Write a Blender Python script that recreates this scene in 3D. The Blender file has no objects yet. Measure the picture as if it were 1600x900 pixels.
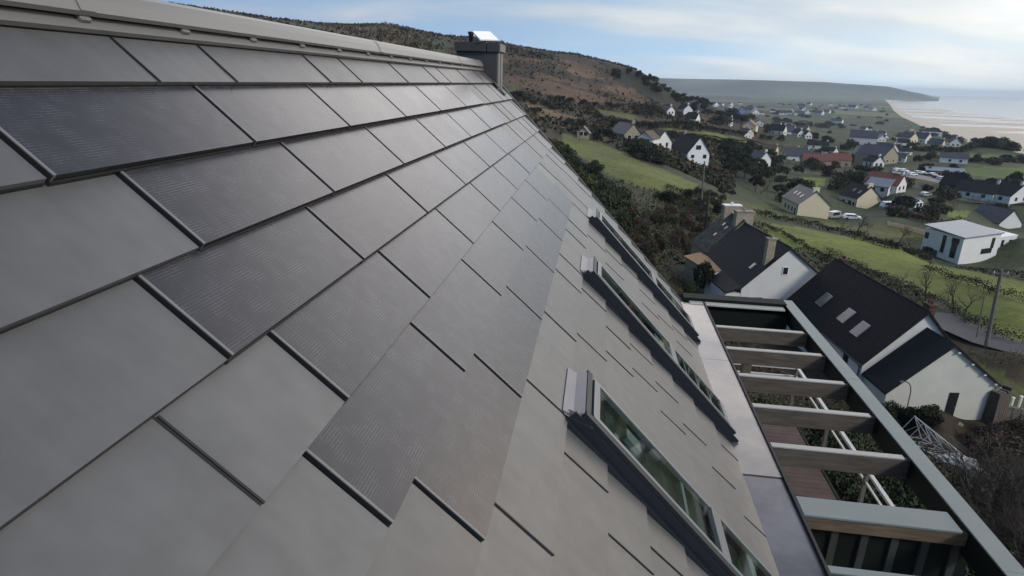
import bpy, math, random
import numpy as np
from mathutils import Vector, Matrix
random.seed(7); RNG=np.random.default_rng(7)
sc=bpy.context.scene; COL=sc.collection
R=math.radians
# ------------------------------------------------------------------ camera
F,PITCH,ROLL,AZ,SLOPE,V0,HR=969.36,0.322824,-0.0296786,0.1297572,0.8052851,-1.182422,0.2686362
S=1.5
r0=np.array([1,0,0.]);fw=np.array([0,math.cos(PITCH),-math.sin(PITCH)]);d0=np.array([0,-math.sin(PITCH),-math.cos(PITCH)])
cr,sr=math.cos(ROLL),math.sin(ROLL)
CR=cr*r0+sr*d0; CD=-sr*r0+cr*d0
def ray(x,y):
    return (x-800)/F*CR+(y-450)/F*CD+fw
def proj(P):
    P=np.asarray(P,float); z=P@fw; z=np.where(np.abs(z)<1e-6,1e-6,z)
    return 800+F*(P@CR)/z,450+F*(P@CD)/z,z
def on_z(x,y,z): g=ray(x,y); return g*(z/g[2])
def on_y(x,y,Y): g=ray(x,y); return g*(Y/g[1])
cam=bpy.data.cameras.new('camera'); co=bpy.data.objects.new('camera',cam); COL.objects.link(co)
cam.sensor_width=36; cam.lens=F/1600*36; cam.clip_start=0.05; cam.clip_end=60000
M=Matrix((CR,-CD,-fw)).transposed(); co.matrix_world=M.to_4x4(); sc.camera=co
sc.cycles.volume_bounces=2
sc.view_settings.view_transform='Standard'; sc.view_settings.look='None'; sc.view_settings.gamma=1; sc.view_settings.exposure=0.45
# roof frame
U=np.array([math.sin(AZ),math.cos(AZ),0]);E_=np.array([math.cos(AZ),-math.sin(AZ),0])
V=math.cos(SLOPE)*E_+np.array([0,0,-math.sin(SLOPE)]);N=math.sin(SLOPE)*E_+np.array([0,0,math.cos(SLOPE)])
def RP(u,row,h=0.0): return S*(u*U+(V0+HR*row)*V-N)+h*N
def HP(u,e,z): return u*U+e*E_+np.array([0,0,z])       # metres along ridge, across, up
# ------------------------------------------------------------------ helpers
def tag(o,label=None,cat=None,group=None,kind=None):
    if label:o['label']=label
    if cat:o['category']=cat
    if group:o['group']=group
    if kind:o['kind']=kind
    return o
def empty(name,loc,label,cat,group=None,rz=0):
    o=bpy.data.objects.new(name,None); COL.objects.link(o); o.location=loc; o.rotation_euler=(0,0,rz); o.empty_display_size=.2
    return tag(o,label,cat,group)
class MB:
    def __init__(s): s.v=[];s.f=[];s.m=[];s.uv=[]
    def face(s,pts,m=0,uv=None):
        i=len(s.v); s.v+= [tuple(map(float,p)) for p in pts]; s.f.append(tuple(range(i,i+len(pts)))); s.m.append(m)
        s.uv.append(uv or [(0,0)]*len(pts))
    def hexa(s,b,t,m=0):   # b,t: 4 points each, same winding seen from top CCW
        s.face(t,m); s.face(b[::-1],m)
        for i in range(4):
            j=(i+1)%4; s.face([b[i],b[j],t[j],t[i]],m)
    def box(s,c,sz,m=0,rz=0):
        hx,hy,hz=sz[0]/2,sz[1]/2,sz[2]/2; ca,sa=math.cos(rz),math.sin(rz)
        q=lambda x,y,z:(c[0]+ca*x-sa*y,c[1]+sa*x+ca*y,c[2]+z)
        s.hexa([q(-hx,-hy,-hz),q(hx,-hy,-hz),q(hx,hy,-hz),q(-hx,hy,-hz)],[q(-hx,-hy,hz),q(hx,-hy,hz),q(hx,hy,hz),q(-hx,hy,hz)],m)
    def boxf(s,fn,a0,a1,b0,b1,c0,c1,m=0):  # box in a mapped frame fn(a,b,c)
        s.hexa([fn(a0,b0,c0),fn(a1,b0,c0),fn(a1,b1,c0),fn(a0,b1,c0)],[fn(a0,b0,c1),fn(a1,b0,c1),fn(a1,b1,c1),fn(a0,b1,c1)],m)
    def tube(s,a,b,ra,rb,n=8,m=0,caps=True):
        a=Vector(a);b=Vector(b);d=(b-a)
        if d.length<1e-6:return
        d.normalize(); x=d.orthogonal().normalized();y=d.cross(x)
        A=[a+ra*(math.cos(t)*x+math.sin(t)*y) for t in [2*math.pi*i/n for i in range(n)]]
        B=[b+rb*(math.cos(t)*x+math.sin(t)*y) for t in [2*math.pi*i/n for i in range(n)]]
        for i in range(n):
            j=(i+1)%n; s.face([A[i],A[j],B[j],B[i]],m)
        if caps: s.face(A[::-1],m); s.face(B,m)
    def path(s,pts,r,n=8,m=0):
        for a,b in zip(pts[:-1],pts[1:]): s.tube(a,b,r,r,n,m)
    def build(s,name,mats,parent=None,bevel=0,smooth=False,loc=None):
        me=bpy.data.meshes.new(name); me.from_pydata(s.v,[],s.f)
        if not isinstance(mats,(list,tuple)): mats=[mats]
        for x in mats: me.materials.append(x)
        me.polygons.foreach_set('material_index',s.m)
        ul=me.uv_layers.new(name='UVMap'); ul.data.foreach_set('uv',[c for f in s.uv for p in f for c in p])
        if bevel or smooth:
            import bmesh
            bm=bmesh.new(); bm.from_mesh(me); bmesh.ops.remove_doubles(bm,verts=bm.verts,dist=1e-4)
            if bevel:
                bmesh.ops.recalc_face_normals(bm,faces=bm.faces)
                bmesh.ops.bevel(bm,geom=bm.edges,offset=bevel,segments=1,affect='EDGES',profile=.5,clamp_overlap=True)
            if smooth:
                for f in bm.faces:f.smooth=True
            bm.to_mesh(me); bm.free()
        me.update()
        o=bpy.data.objects.new(name,me); COL.objects.link(o)
        if parent: o.parent=parent
        if loc is not None:o.location=loc
        return o
def kids(o): return list(o.children)
def copy_tree(o,parent=None):
    c=o.copy(); COL.objects.link(c)
    if parent is not None:c.parent=parent
    for ch in kids(o): copy_tree(ch,c)
    return c
# ------------------------------------------------------------------ materials
def lin(r,g,b):
    f=lambda c:((c/255+.055)/1.055)**2.4 if c>10 else c/255/12.92
    return (f(r),f(g),f(b))
def mat(name,col,rough=.7,metal=0.,var=.15,scale=3.,col2=None,bump=0.,bscale=20.,spec=.5,coords='pos',rand=0.,stretch=None):
    m=bpy.data.materials.new(name); m.use_nodes=True; nt=m.node_tree; ns=nt.nodes; b=ns['Principled BSDF']
    b.inputs['Roughness'].default_value=rough; b.inputs['Metallic'].default_value=metal; b.inputs['Specular IOR Level'].default_value=spec
    if coords=='pos': src=ns.new('ShaderNodeNewGeometry').outputs['Position']
    elif coords=='uv': src=ns.new('ShaderNodeTexCoord').outputs['UV']
    else: src=ns.new('ShaderNodeTexCoord').outputs['Object']
    if stretch:
        mp=ns.new('ShaderNodeMapping'); mp.inputs['Scale'].default_value=stretch; nt.links.new(src,mp.inputs[0]); src=mp.outputs[0]
    n=ns.new('ShaderNodeTexNoise'); n.inputs['Scale'].default_value=scale; n.inputs['Detail'].default_value=5; n.inputs['Roughness'].default_value=.6
    nt.links.new(src,n.inputs['Vector'])
    r=ns.new('ShaderNodeValToRGB'); r.color_ramp.elements[0].position=.3; r.color_ramp.elements[1].position=.7
    c1=[c*(1-var) for c in col]; c2=[min(1,c*(1+var)) for c in (col2 or col)]
    r.color_ramp.elements[0].color=(*c1,1); r.color_ramp.elements[1].color=(*c2,1)
    nt.links.new(n.outputs['Fac'],r.inputs['Fac']); out=r.outputs['Color']
    if rand:
        oi=ns.new('ShaderNodeObjectInfo'); mr=ns.new('ShaderNodeMapRange'); mr.inputs['To Min'].default_value=1-rand; mr.inputs['To Max'].default_value=1+rand
        nt.links.new(oi.outputs['Random'],mr.inputs['Value'])
        mx=ns.new('ShaderNodeMix'); mx.data_type='RGBA'; mx.blend_type='MULTIPLY'; mx.inputs[0].default_value=1
        nt.links.new(out,mx.inputs[6]); nt.links.new(mr.outputs[0],mx.inputs[7]); out=mx.outputs[2]
    nt.links.new(out,b.inputs['Base Color'])
    if bump:
        n2=ns.new('ShaderNodeTexNoise'); n2.inputs['Scale'].default_value=bscale; n2.inputs['Detail'].default_value=4; nt.links.new(src,n2.inputs['Vector'])
        bp=ns.new('ShaderNodeBump'); bp.inputs['Strength'].default_value=bump; bp.inputs['Distance'].default_value=.02
        nt.links.new(n2.outputs['Fac'],bp.inputs['Height']); nt.links.new(bp.outputs['Normal'],b.inputs['Normal'])
    return m
def attr_mat(name,rough=.9,detail=.35,spec=.2,scales=((.9,.5),(.08,.35))):
    """albedo from the mesh colour attribute 'tint' with procedural mottling"""
    m=bpy.data.materials.new(name); m.use_nodes=True; nt=m.node_tree; ns=nt.nodes; b=ns['Principled BSDF']
    b.inputs['Roughness'].default_value=rough; b.inputs['Specular IOR Level'].default_value=spec
    a=ns.new('ShaderNodeAttribute'); a.attribute_name='tint'; out=a.outputs['Color']
    g=ns.new('ShaderNodeNewGeometry')
    for sca,amt in scales:
        n=ns.new('ShaderNodeTexNoise'); n.inputs['Scale'].default_value=sca; n.inputs['Detail'].default_value=6; n.inputs['Roughness'].default_value=.65
        nt.links.new(g.outputs['Position'],n.inputs['Vector'])
        mr=ns.new('ShaderNodeMapRange'); mr.inputs['From Min'].default_value=.3; mr.inputs['From Max'].default_value=.7; mr.inputs['To Min'].default_value=1-amt; mr.inputs['To Max'].default_value=1+amt
        nt.links.new(n.outputs['Fac'],mr.inputs['Value'])
        mx=ns.new('ShaderNodeMix'); mx.data_type='RGBA'; mx.blend_type='MULTIPLY'; mx.inputs[0].default_value=1
        nt.links.new(out,mx.inputs[6]); nt.links.new(mr.outputs[0],mx.inputs[7]); out=mx.outputs[2]
    nt.links.new(out,b.inputs['Base Color']); return m
def leaf_mat(name,col,rand=.25):
    m=bpy.data.materials.new(name); m.use_nodes=True; nt=m.node_tree; ns=nt.nodes; b=ns['Principled BSDF']
    b.inputs['Roughness'].default_value=.7; b.inputs['Specular IOR Level'].default_value=.25
    a=ns.new('ShaderNodeAttribute'); a.attribute_name='tint'
    oi=ns.new('ShaderNodeObjectInfo'); mr=ns.new('ShaderNodeMapRange'); mr.inputs['To Min'].default_value=1-rand; mr.inputs['To Max'].default_value=1+rand
    nt.links.new(oi.outputs['Random'],mr.inputs['Value'])
    mx=ns.new('ShaderNodeMix'); mx.data_type='RGBA'; mx.blend_type='MULTIPLY'; mx.inputs[0].default_value=1
    nt.links.new(a.outputs['Color'],mx.inputs[6]); nt.links.new(mr.outputs[0],mx.inputs[7])
    m2=ns.new('ShaderNodeMix'); m2.data_type='RGBA'; m2.blend_type='MULTIPLY'; m2.inputs[0].default_value=1; m2.inputs[7].default_value=(*col,1)
    nt.links.new(mx.outputs[2],m2.inputs[6]); nt.links.new(m2.outputs[2],b.inputs['Base Color']); return m
M_={}
M_['plain']=mat('coated_metal_tile',(.120,.112,.100),.38,.0,.07,1.6,bump=.02,bscale=30,spec=.9)
def plain_mat():
    m=bpy.data.materials.new('coated_metal_tile'); m.use_nodes=True; nt=m.node_tree; ns=nt.nodes; b=ns['Principled BSDF']; g=ns.new('ShaderNodeNewGeometry')
    def noise(sc_,det,vec,lo,hi,f0=.3,f1=.7):
        n=ns.new('ShaderNodeTexNoise'); n.inputs['Scale'].default_value=sc_; n.inputs['Detail'].default_value=det; nt.links.new(vec,n.inputs['Vector'])
        r=ns.new('ShaderNodeMapRange'); r.inputs['From Min'].default_value=f0; r.inputs['From Max'].default_value=f1; r.inputs['To Min'].default_value=lo; r.inputs['To Max'].default_value=hi; nt.links.new(n.outputs['Fac'],r.inputs['Value']); return r.outputs[0]
    uv=ns.new('ShaderNodeTexCoord').outputs['UV']; st=ns.new('ShaderNodeMapping'); st.inputs['Scale'].default_value=(9,.9,1); nt.links.new(uv,st.inputs[0])
    facs=[noise(.9,4,g.outputs['Position'],.94,1.05),noise(9,6,g.outputs['Position'],.92,1.08),noise(1.0,4,st.outputs[0],.93,1.06)]
    r=ns.new('ShaderNodeMapRange'); r.inputs['To Min'].default_value=.92; r.inputs['To Max'].default_value=1.07; nt.links.new(g.outputs['Random Per Island'],r.inputs['Value']); facs.append(r.outputs[0])
    out=None
    for f in facs:
        if out is None: out=f; continue
        mm=ns.new('ShaderNodeMath'); mm.operation='MULTIPLY'; nt.links.new(out,mm.inputs[0]); nt.links.new(f,mm.inputs[1]); out=mm.outputs[0]
    sc_=ns.new('ShaderNodeVectorMath'); sc_.operation='SCALE'; sc_.inputs[0].default_value=(.136,.137,.134); nt.links.new(out,sc_.inputs['Scale'])
    nt.links.new(sc_.outputs[0],b.inputs['Base Color']); nt.links.new(noise(1.7,5,g.outputs['Position'],.41,.46),b.inputs['Roughness']); b.inputs['Specular IOR Level'].default_value=.8; b.inputs['Metallic'].default_value=.42
    n2=ns.new('ShaderNodeTexNoise'); n2.inputs['Scale'].default_value=3; n2.inputs['Detail'].default_value=3; nt.links.new(g.outputs['Position'],n2.inputs['Vector']); bp=ns.new('ShaderNodeBump'); bp.inputs['Strength'].default_value=.03; bp.inputs['Distance'].default_value=.01; nt.links.new(n2.outputs['Fac'],bp.inputs['Height']); nt.links.new(bp.outputs['Normal'],b.inputs['Normal'])
    return m
M_['plain']=plain_mat()
M_['edge']=mat('dark_tile_edge',(.012,.013,.015),.6,0,.1)
M_['strip']=mat('tile_edge_strip',(.17,.17,.17),.45,.1,.05)
M_['under']=mat('roof_underlay',(.03,.03,.032),.8)
M_['ridge']=mat('ridge_metal',(.175,.172,.162),.42,.1,.05,1.0)
M_['darkflash']=mat('dark_flashing',(.014,.017,.023),.4,.0,.1,spec=.5)
M_['greyflash']=mat('grey_flashing',(.20,.20,.215),.4,.2,.08)
M_['chim']=mat('chimney_cladding',(.045,.044,.042),.45,.0,.08)
M_['chimlit']=mat('chimney_lit_side',(.15,.145,.13),.5,.0,.05)  # paler copy of the cladding, paints the lit right side of the chimney
M_['dish']=mat('white_plastic',(.82,.84,.86),.3,0,.01)
M_['black']=mat('black_plastic',(.012,.012,.013),.5)
M_['alu']=mat('window_aluminium',(.24,.25,.255),.35,.4,.05)
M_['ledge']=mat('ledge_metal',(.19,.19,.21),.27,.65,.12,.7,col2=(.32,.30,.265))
M_['ledgedark']=mat('dark_ledge_metal',(.15,.15,.165),.25,.55,.35,1.6)  # darker metal for the near ledge plates
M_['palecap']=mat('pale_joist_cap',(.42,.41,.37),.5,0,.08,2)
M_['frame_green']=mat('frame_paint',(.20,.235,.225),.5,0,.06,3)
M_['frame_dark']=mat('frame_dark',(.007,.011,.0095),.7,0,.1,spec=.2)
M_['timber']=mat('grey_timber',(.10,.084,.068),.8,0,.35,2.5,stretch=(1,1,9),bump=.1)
M_['timber2']=mat('warm_timber',(.13,.095,.06),.8,0,.35,2.5,stretch=(1,1,9),bump=.1)
M_['deck']=mat('red_deck_boards',(.060,.032,.027),.65,0,.35,4,bump=.15)
M_['rail']=mat('pale_rail',(.55,.55,.52),.45,0,.05)
M_['wall']=mat('white_render',(.66,.66,.63),.85,0,.05,.8,bump=.05)
M_['cream']=mat('cream_render',(.64,.56,.39),.85,0,.04,.8)
M_['slate']=mat('dark_slate',(.019,.0195,.023),.75,0,.4,6,bump=.3,bscale=14,spec=.2)
M_['slate_brown']=mat('brown_black_tiles',(.024,.0205,.021),.8,0,.45,5,bump=.3,bscale=14,spec=.15)
M_['slate_grey']=mat('grey_slate',(.055,.058,.072),.55,0,.2,3,bump=.1)
M_['moss']=mat('mossy_slate',(.030,.034,.036),.85,0,.4,1.6,col2=(.075,.072,.05),bump=.3,bscale=10)
M_['tan_tile']=mat('tan_sheeting',(.26,.17,.09),.8,0,.25,2)
M_['red_tile']=mat('red_tiles',(.15,.055,.042),.8,0,.25,2)
M_['brown_tile']=mat('brown_tiles',(.10,.075,.055),.8,0,.25,2)
M_['zinc']=mat('zinc_roof',(.26,.29,.32),.45,.2,.06,.6)
M_['glass']=mat('window_glass',(.02,.024,.03),.08,0,.1,spec=.8)
M_['rglass']=mat('roof_window_glass',(.05,.055,.075),.2,0,.1,spec=.8)
M_['barwhite']=mat('glazing_bar_grey',(.30,.33,.31),.5,0,.03)
M_['white']=mat('white_paint',(.75,.76,.76),.5,0,.03)
M_['bright']=mat('white_trim',(.8,.8,.78),.5,0,.03)
M_['brick']=mat('brick',(.085,.042,.032),.85,0,.35,12)
M_['stone']=mat('pale_chimney_stone',(.30,.26,.19),.9,0,.3,4)
M_['bark']=mat('bark',(.05,.042,.034),.9,0,.3,6)
M_['twig']=mat('bare_twigs',(.060,.050,.040),.9,0,.3,2,rand=.35,coords='obj')
M_['twigpale']=mat('pale_twigs',(.115,.10,.085),.9,0,.3,2,rand=.3,coords='obj')
M_['pole']=mat('grey_pole',(.13,.12,.105),.9,0,.2,3)
M_['polewood']=mat('dark_wood_pole',(.055,.045,.035),.9,0,.2,3)
M_['asphalt']=mat('asphalt',(.062,.063,.068),.85,0,.12,1)
M_['blue']=mat('blue_sheet',(.05,.12,.5),.5,0,.05)
M_['plastic']=mat('clear_plastic_sheet',(.20,.21,.22),.3,0,.4,5,bump=.6,bscale=9)
M_['lattice']=mat('galvanised_tube',(.50,.50,.49),.45,.2,.05)
M_['tyre']=mat('tyre_rubber',(.015,.015,.015),.8)
M_['wingwall']=mat('cream_white_render',(.60,.59,.52),.85,0,.06,.8,bump=.05)
M_['wall2']=mat('bright_white_render',(.74,.75,.74),.8,0,.03)
M_['palm']=mat('palm_blades',(.03,.035,.02),.7)
M_['brickstone']=mat('reddish_rubble',(.075,.06,.05),.9,0,.6,5,bump=.6,bscale=7)
M_['slatgrey']=mat('grey_slat',(.035,.041,.039),.7,0,.15)
M_['stonewall']=mat('dry_stone',(.12,.105,.085),.9,0,.5,3,bump=.6,bscale=6)
def solar_mat():
    m=bpy.data.materials.new('solar_glass'); m.use_nodes=True; nt=m.node_tree; ns=nt.nodes; b=ns['Principled BSDF']
    uv=ns.new('ShaderNodeTexCoord'); mp=ns.new('ShaderNodeMapping'); nt.links.new(uv.outputs['UV'],mp.inputs[0])
    br=ns.new('ShaderNodeTexBrick'); br.offset=.5; br.inputs['Scale'].default_value=1
    br.inputs['Brick Width'].default_value=.085; br.inputs['Row Height'].default_value=.0125; br.inputs['Mortar Size'].default_value=.0011; br.inputs['Mortar Smooth'].default_value=.4
    br.inputs['Color1'].default_value=(.027,.027,.031,1); br.inputs['Color2'].default_value=(.034,.034,.039,1); br.inputs['Mortar'].default_value=(.115,.117,.128,1)
    nt.links.new(mp.outputs[0],br.inputs['Vector'])
    n=ns.new('ShaderNodeTexNoise'); n.inputs['Scale'].default_value=9; n.inputs['Detail'].default_value=4; nt.links.new(mp.outputs[0],n.inputs['Vector'])
    rr=ns.new('ShaderNodeMapRange'); rr.inputs['From Min'].default_value=.42; rr.inputs['From Max'].default_value=.62
    nt.links.new(n.outputs['Fac'],rr.inputs['Value'])
    mx=ns.new('ShaderNodeMix'); mx.data_type='RGBA'; nt.links.new(rr.outputs[0],mx.inputs[0]); mx.inputs[6].default_value=(.031,.031,.035,1)
    nt.links.new(br.outputs['Color'],mx.inputs[7]); nt.links.new(mx.outputs[2],b.inputs['Base Color'])
    b.inputs['Roughness'].default_value=.30; b.inputs['Specular IOR Level'].default_value=.5; b.inputs['IOR'].default_value=1.5
    n3=ns.new('ShaderNodeTexNoise'); n3.inputs['Scale'].default_value=2.2; nt.links.new(mp.outputs[0],n3.inputs['Vector'])
    r3=ns.new('ShaderNodeMapRange'); r3.inputs['To Min'].default_value=.23; r3.inputs['To Max'].default_value=.31; nt.links.new(n3.outputs['Fac'],r3.inputs['Value']); nt.links.new(r3.outputs[0],b.inputs['Roughness'])
    return m
M_['solar']=solar_mat()
def curtain_mat():
    m=bpy.data.materials.new('interior_blind'); m.use_nodes=True; nt=m.node_tree; ns=nt.nodes; b=ns['Principled BSDF']
    uv=ns.new('ShaderNodeTexCoord'); mp=ns.new('ShaderNodeMapping'); mp.inputs['Scale'].default_value=(1.2,6,1); nt.links.new(uv.outputs['UV'],mp.inputs[0])
    n=ns.new('ShaderNodeTexNoise'); n.inputs['Scale'].default_value=2.2; n.inputs['Detail'].default_value=3; nt.links.new(mp.outputs[0],n.inputs['Vector'])
    r=ns.new('ShaderNodeValToRGB'); e=r.color_ramp.elements; e[0].position=.38; e[0].color=(.006,.012,.008,1); e[1].position=.72; e[1].color=(.075,.105,.075,1)
    x=e.new(.52); x.color=(.018,.030,.021,1)
    nt.links.new(n.outputs['Fac'],r.inputs['Fac']); nt.links.new(r.outputs['Color'],b.inputs['Base Color']); b.inputs['Roughness'].default_value=.8; return m
M_['curtain']=curtain_mat()
def pane_mat():
    m=bpy.data.materials.new('tinted_pane'); m.use_nodes=True; nt=m.node_tree; ns=nt.nodes; ns.remove(ns['Principled BSDF'])
    t=ns.new('ShaderNodeBsdfTransparent'); t.inputs[0].default_value=(.84,.90,.87,1)
    g=ns.new('ShaderNodeBsdfGlossy'); g.inputs['Roughness'].default_value=.05; 
    x=ns.new('ShaderNodeMixShader'); x.inputs[0].default_value=.20; nt.links.new(t.outputs[0],x.inputs[1]); nt.links.new(g.outputs[0],x.inputs[2])
    nt.links.new(x.outputs[0],ns['Material Output'].inputs['Surface']); return m
M_['pane']=pane_mat()
# ------------------------------------------------------------------ world and sun
SUN_AZ,SUN_EL=R(132),R(36)
w=bpy.data.worlds.new('World'); sc.world=w; w.use_nodes=True; nt=w.node_tree; ns=nt.nodes; bg=ns['Background']
sky=ns.new('ShaderNodeTexSky'); sky.sky_type='NISHITA'; sky.sun_disc=False; sky.sun_elevation=SUN_EL; sky.sun_rotation=SUN_AZ; sky.air_density=1.0; sky.dust_density=.3; sky.ozone_density=1.6
tc=ns.new('ShaderNodeTexCoord')
sp=ns.new('ShaderNodeSeparateXYZ'); nt.links.new(tc.outputs['Generated'],sp.inputs[0])
def math_(op,a,b=None,clamp=False):
    n=ns.new('ShaderNodeMath'); n.operation=op; n.use_clamp=clamp
    for i,v in enumerate((a,b)):
        if v is None: continue
        if isinstance(v,(int,float)): n.inputs[i].default_value=v
        else: nt.links.new(v,n.inputs[i])
    return n.outputs[0]
zc=math_('MAXIMUM',sp.outputs['Z'],0.0)
den=math_('ADD',zc,.20)
cx=math_('DIVIDE',sp.outputs['X'],den); cy=math_('DIVIDE',sp.outputs['Y'],den)
cb=ns.new('ShaderNodeCombineXYZ'); nt.links.new(cx,cb.inputs[0]); nt.links.new(cy,cb.inputs[1])
mp=ns.new('ShaderNodeMapping'); mp.inputs['Rotation'].default_value=(0,0,R(28)); mp.inputs['Scale'].default_value=(1.0,1.9,1); mp.inputs['Location'].default_value=(1.3,.4,0); nt.links.new(cb.outputs[0],mp.inputs[0])
cn=ns.new('ShaderNodeTexNoise'); cn.inputs['Scale'].default_value=.62; cn.inputs['Detail'].default_value=7; cn.inputs['Roughness'].default_value=.48; cn.inputs['Distortion'].default_value=.35; nt.links.new(mp.outputs[0],cn.inputs['Vector'])
# towards the bright side of the sky
side=math_('ADD',math_('MULTIPLY',sp.outputs['X'],math.sin(R(62))),math_('MULTIPLY',sp.outputs['Y'],math.cos(R(62))))
bias=math_('MULTIPLY',side,.30)
cv=math_('ADD',cn.outputs['Fac'],bias)
cm=ns.new('ShaderNodeMapRange'); cm.interpolation_type='SMOOTHSTEP'; cm.inputs['From Min'].default_value=.54; cm.inputs['From Max'].default_value=.88; nt.links.new(cv,cm.inputs['Value'])
# cloud colour gets brighter towards the hidden sun
bright=ns.new('ShaderNodeMapRange'); bright.inputs['From Min'].default_value=-.3; bright.inputs['From Max'].default_value=1.0; bright.inputs['To Min'].default_value=3.6; bright.inputs['To Max'].default_value=8.2; nt.links.new(side,bright.inputs['Value'])
n2_=ns.new('ShaderNodeTexNoise'); n2_.inputs['Scale'].default_value=1.3; n2_.inputs['Detail'].default_value=5; nt.links.new(mp.outputs[0],n2_.inputs['Vector'])
cr2=ns.new('ShaderNodeValToRGB'); cr2.color_ramp.elements[0].position=.36; cr2.color_ramp.elements[0].color=(.70,.745,.79,1); cr2.color_ramp.elements[1].position=.60; cr2.color_ramp.elements[1].color=(1.0,.965,.90,1); nt.links.new(n2_.outputs['Fac'],cr2.inputs['Fac'])
cc=ns.new('ShaderNodeVectorMath'); cc.operation='SCALE'; nt.links.new(cr2.outputs['Color'],cc.inputs[0]); nt.links.new(bright.outputs[0],cc.inputs['Scale'])
mx=ns.new('ShaderNodeMix'); mx.data_type='RGBA'; nt.links.new(math_('MULTIPLY',cm.outputs[0],.70),mx.inputs[0]); nt.links.new(sky.outputs[0],mx.inputs[6]); nt.links.new(cc.outputs[0],mx.inputs[7])
hz_=ns.new('ShaderNodeMapRange'); hz_.interpolation_type='SMOOTHSTEP'; hz_.inputs['From Min'].default_value=.30; hz_.inputs['From Max'].default_value=.06; hz_.inputs['To Max'].default_value=1.0; nt.links.new(sp.outputs['Z'],hz_.inputs['Value'])
hr_=ns.new('ShaderNodeValToRGB'); el_=hr_.color_ramp.elements; el_[0].position=.40; el_[0].color=(.150,.250,.430,1); el_[1].position=1.0; el_[1].color=(.66,.70,.71,1)
for p_,c_ in ((.735,(.26,.38,.535,1)),(.84,(.33,.47,.61,1)),(.94,(.55,.64,.69,1))):
    e_=el_.new(p_); e_.color=c_
nt.links.new(math_('ADD',math_('MULTIPLY',side,.5),.5),hr_.inputs['Fac'])
lowp=ns.new('ShaderNodeMapRange'); lowp.inputs['From Min'].default_value=0; lowp.inputs['From Max'].default_value=.11; lowp.inputs['To Min'].default_value=12.2; lowp.inputs['To Max'].default_value=9.4; nt.links.new(sp.outputs['Z'],lowp.inputs['Value'])
hc=ns.new('ShaderNodeVectorMath'); hc.operation='SCALE'; nt.links.new(hr_.outputs['Color'],hc.inputs[0]); nt.links.new(lowp.outputs[0],hc.inputs['Scale'])
mh=ns.new('ShaderNodeMix'); mh.data_type='RGBA'; nt.links.new(hz_.outputs[0],mh.inputs[0]); nt.links.new(sky.outputs[0],mh.inputs[6]); nt.links.new(hc.outputs[0],mh.inputs[7]); nt.links.new(mh.outputs[2],mx.inputs[6])
def sstep(v,a,b):
    n=ns.new('ShaderNodeMapRange'); n.interpolation_type='SMOOTHSTEP'; n.inputs['From Min'].default_value=a; n.inputs['From Max'].default_value=b; nt.links.new(v,n.inputs['Value']); return n.outputs[0]
fwd_=math_('ADD',math_('MULTIPLY',sp.outputs['X'],math.sin(R(10))),math_('MULTIPLY',sp.outputs['Y'],math.cos(R(10))))
veil=math_('MULTIPLY',math_('MULTIPLY',sstep(sp.outputs['Z'],.12,.26),math_('SUBTRACT',1.0,sstep(sp.outputs['Z'],.40,.66))),sstep(fwd_,.45,.9))  # bright band added to the unseen sky for the sheen on the tiles
vn=ns.new('ShaderNodeMapRange'); vn.inputs['From Min'].default_value=.3; vn.inputs['From Max'].default_value=.6; vn.inputs['To Min'].default_value=.55; vn.inputs['To Max'].default_value=.95; nt.links.new(cn.outputs['Fac'],vn.inputs['Value'])
mv=ns.new('ShaderNodeMix'); mv.data_type='RGBA'; nt.links.new(math_('MULTIPLY',veil,vn.outputs[0]),mv.inputs[0]); nt.links.new(mx.outputs[2],mv.inputs[6]); mv.inputs[7].default_value=(19.5,18.4,17.8,1)
gl_=math_('ADD',math_('MULTIPLY',sp.outputs['X'],math.sin(R(66))),math_('MULTIPLY',sp.outputs['Y'],math.cos(R(66))))
glow=math_('MULTIPLY',math_('MULTIPLY',sstep(gl_,.81,.96),sstep(sp.outputs['Z'],.05,.17)),math_('SUBTRACT',1.0,sstep(sp.outputs['Z'],.22,.42)))  # warm patch added to the sky beside the view to brighten plain tiles
mg=ns.new('ShaderNodeMix'); mg.data_type='RGBA'; nt.links.new(math_('MULTIPLY',glow,.9),mg.inputs[0]); nt.links.new(mv.outputs[2],mg.inputs[6]); mg.inputs[7].default_value=(29,24.2,19.6,1)
nt.links.new(mg.outputs[2],bg.inputs['Color']); bg.inputs['Strength'].default_value=.10
sl=bpy.data.lights.new('sun','SUN'); sl.energy=1.5; sl.angle=R(11); sl.color=(1,.93,.84)
so=bpy.data.objects.new('sun',sl); COL.objects.link(so)
sd=Vector((math.sin(SUN_AZ)*math.cos(SUN_EL),math.cos(SUN_AZ)*math.cos(SUN_EL),math.sin(SUN_EL))); so.rotation_euler=sd.to_track_quat('Z','Y').to_euler(); so.location=(30,-20,60)
# ------------------------------------------------------------------ terrain from sighted points (pixel, distance) -> 3-D
SEA=-60.0
CP=[]  # (x,y,z)
def sight(px,items):
    for a in items:
        d,y=a[0],a[1]
        g=ray(px,y); g=g/math.hypot(g[0],g[1])
        CP.append(tuple(g*d))
def level(px,items):   # distance with given height
    g=ray(px,200); g=g/math.hypot(g[0],g[1])
    for d,z in items: CP.append((g[0]*d,g[1]*d,z))
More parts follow.
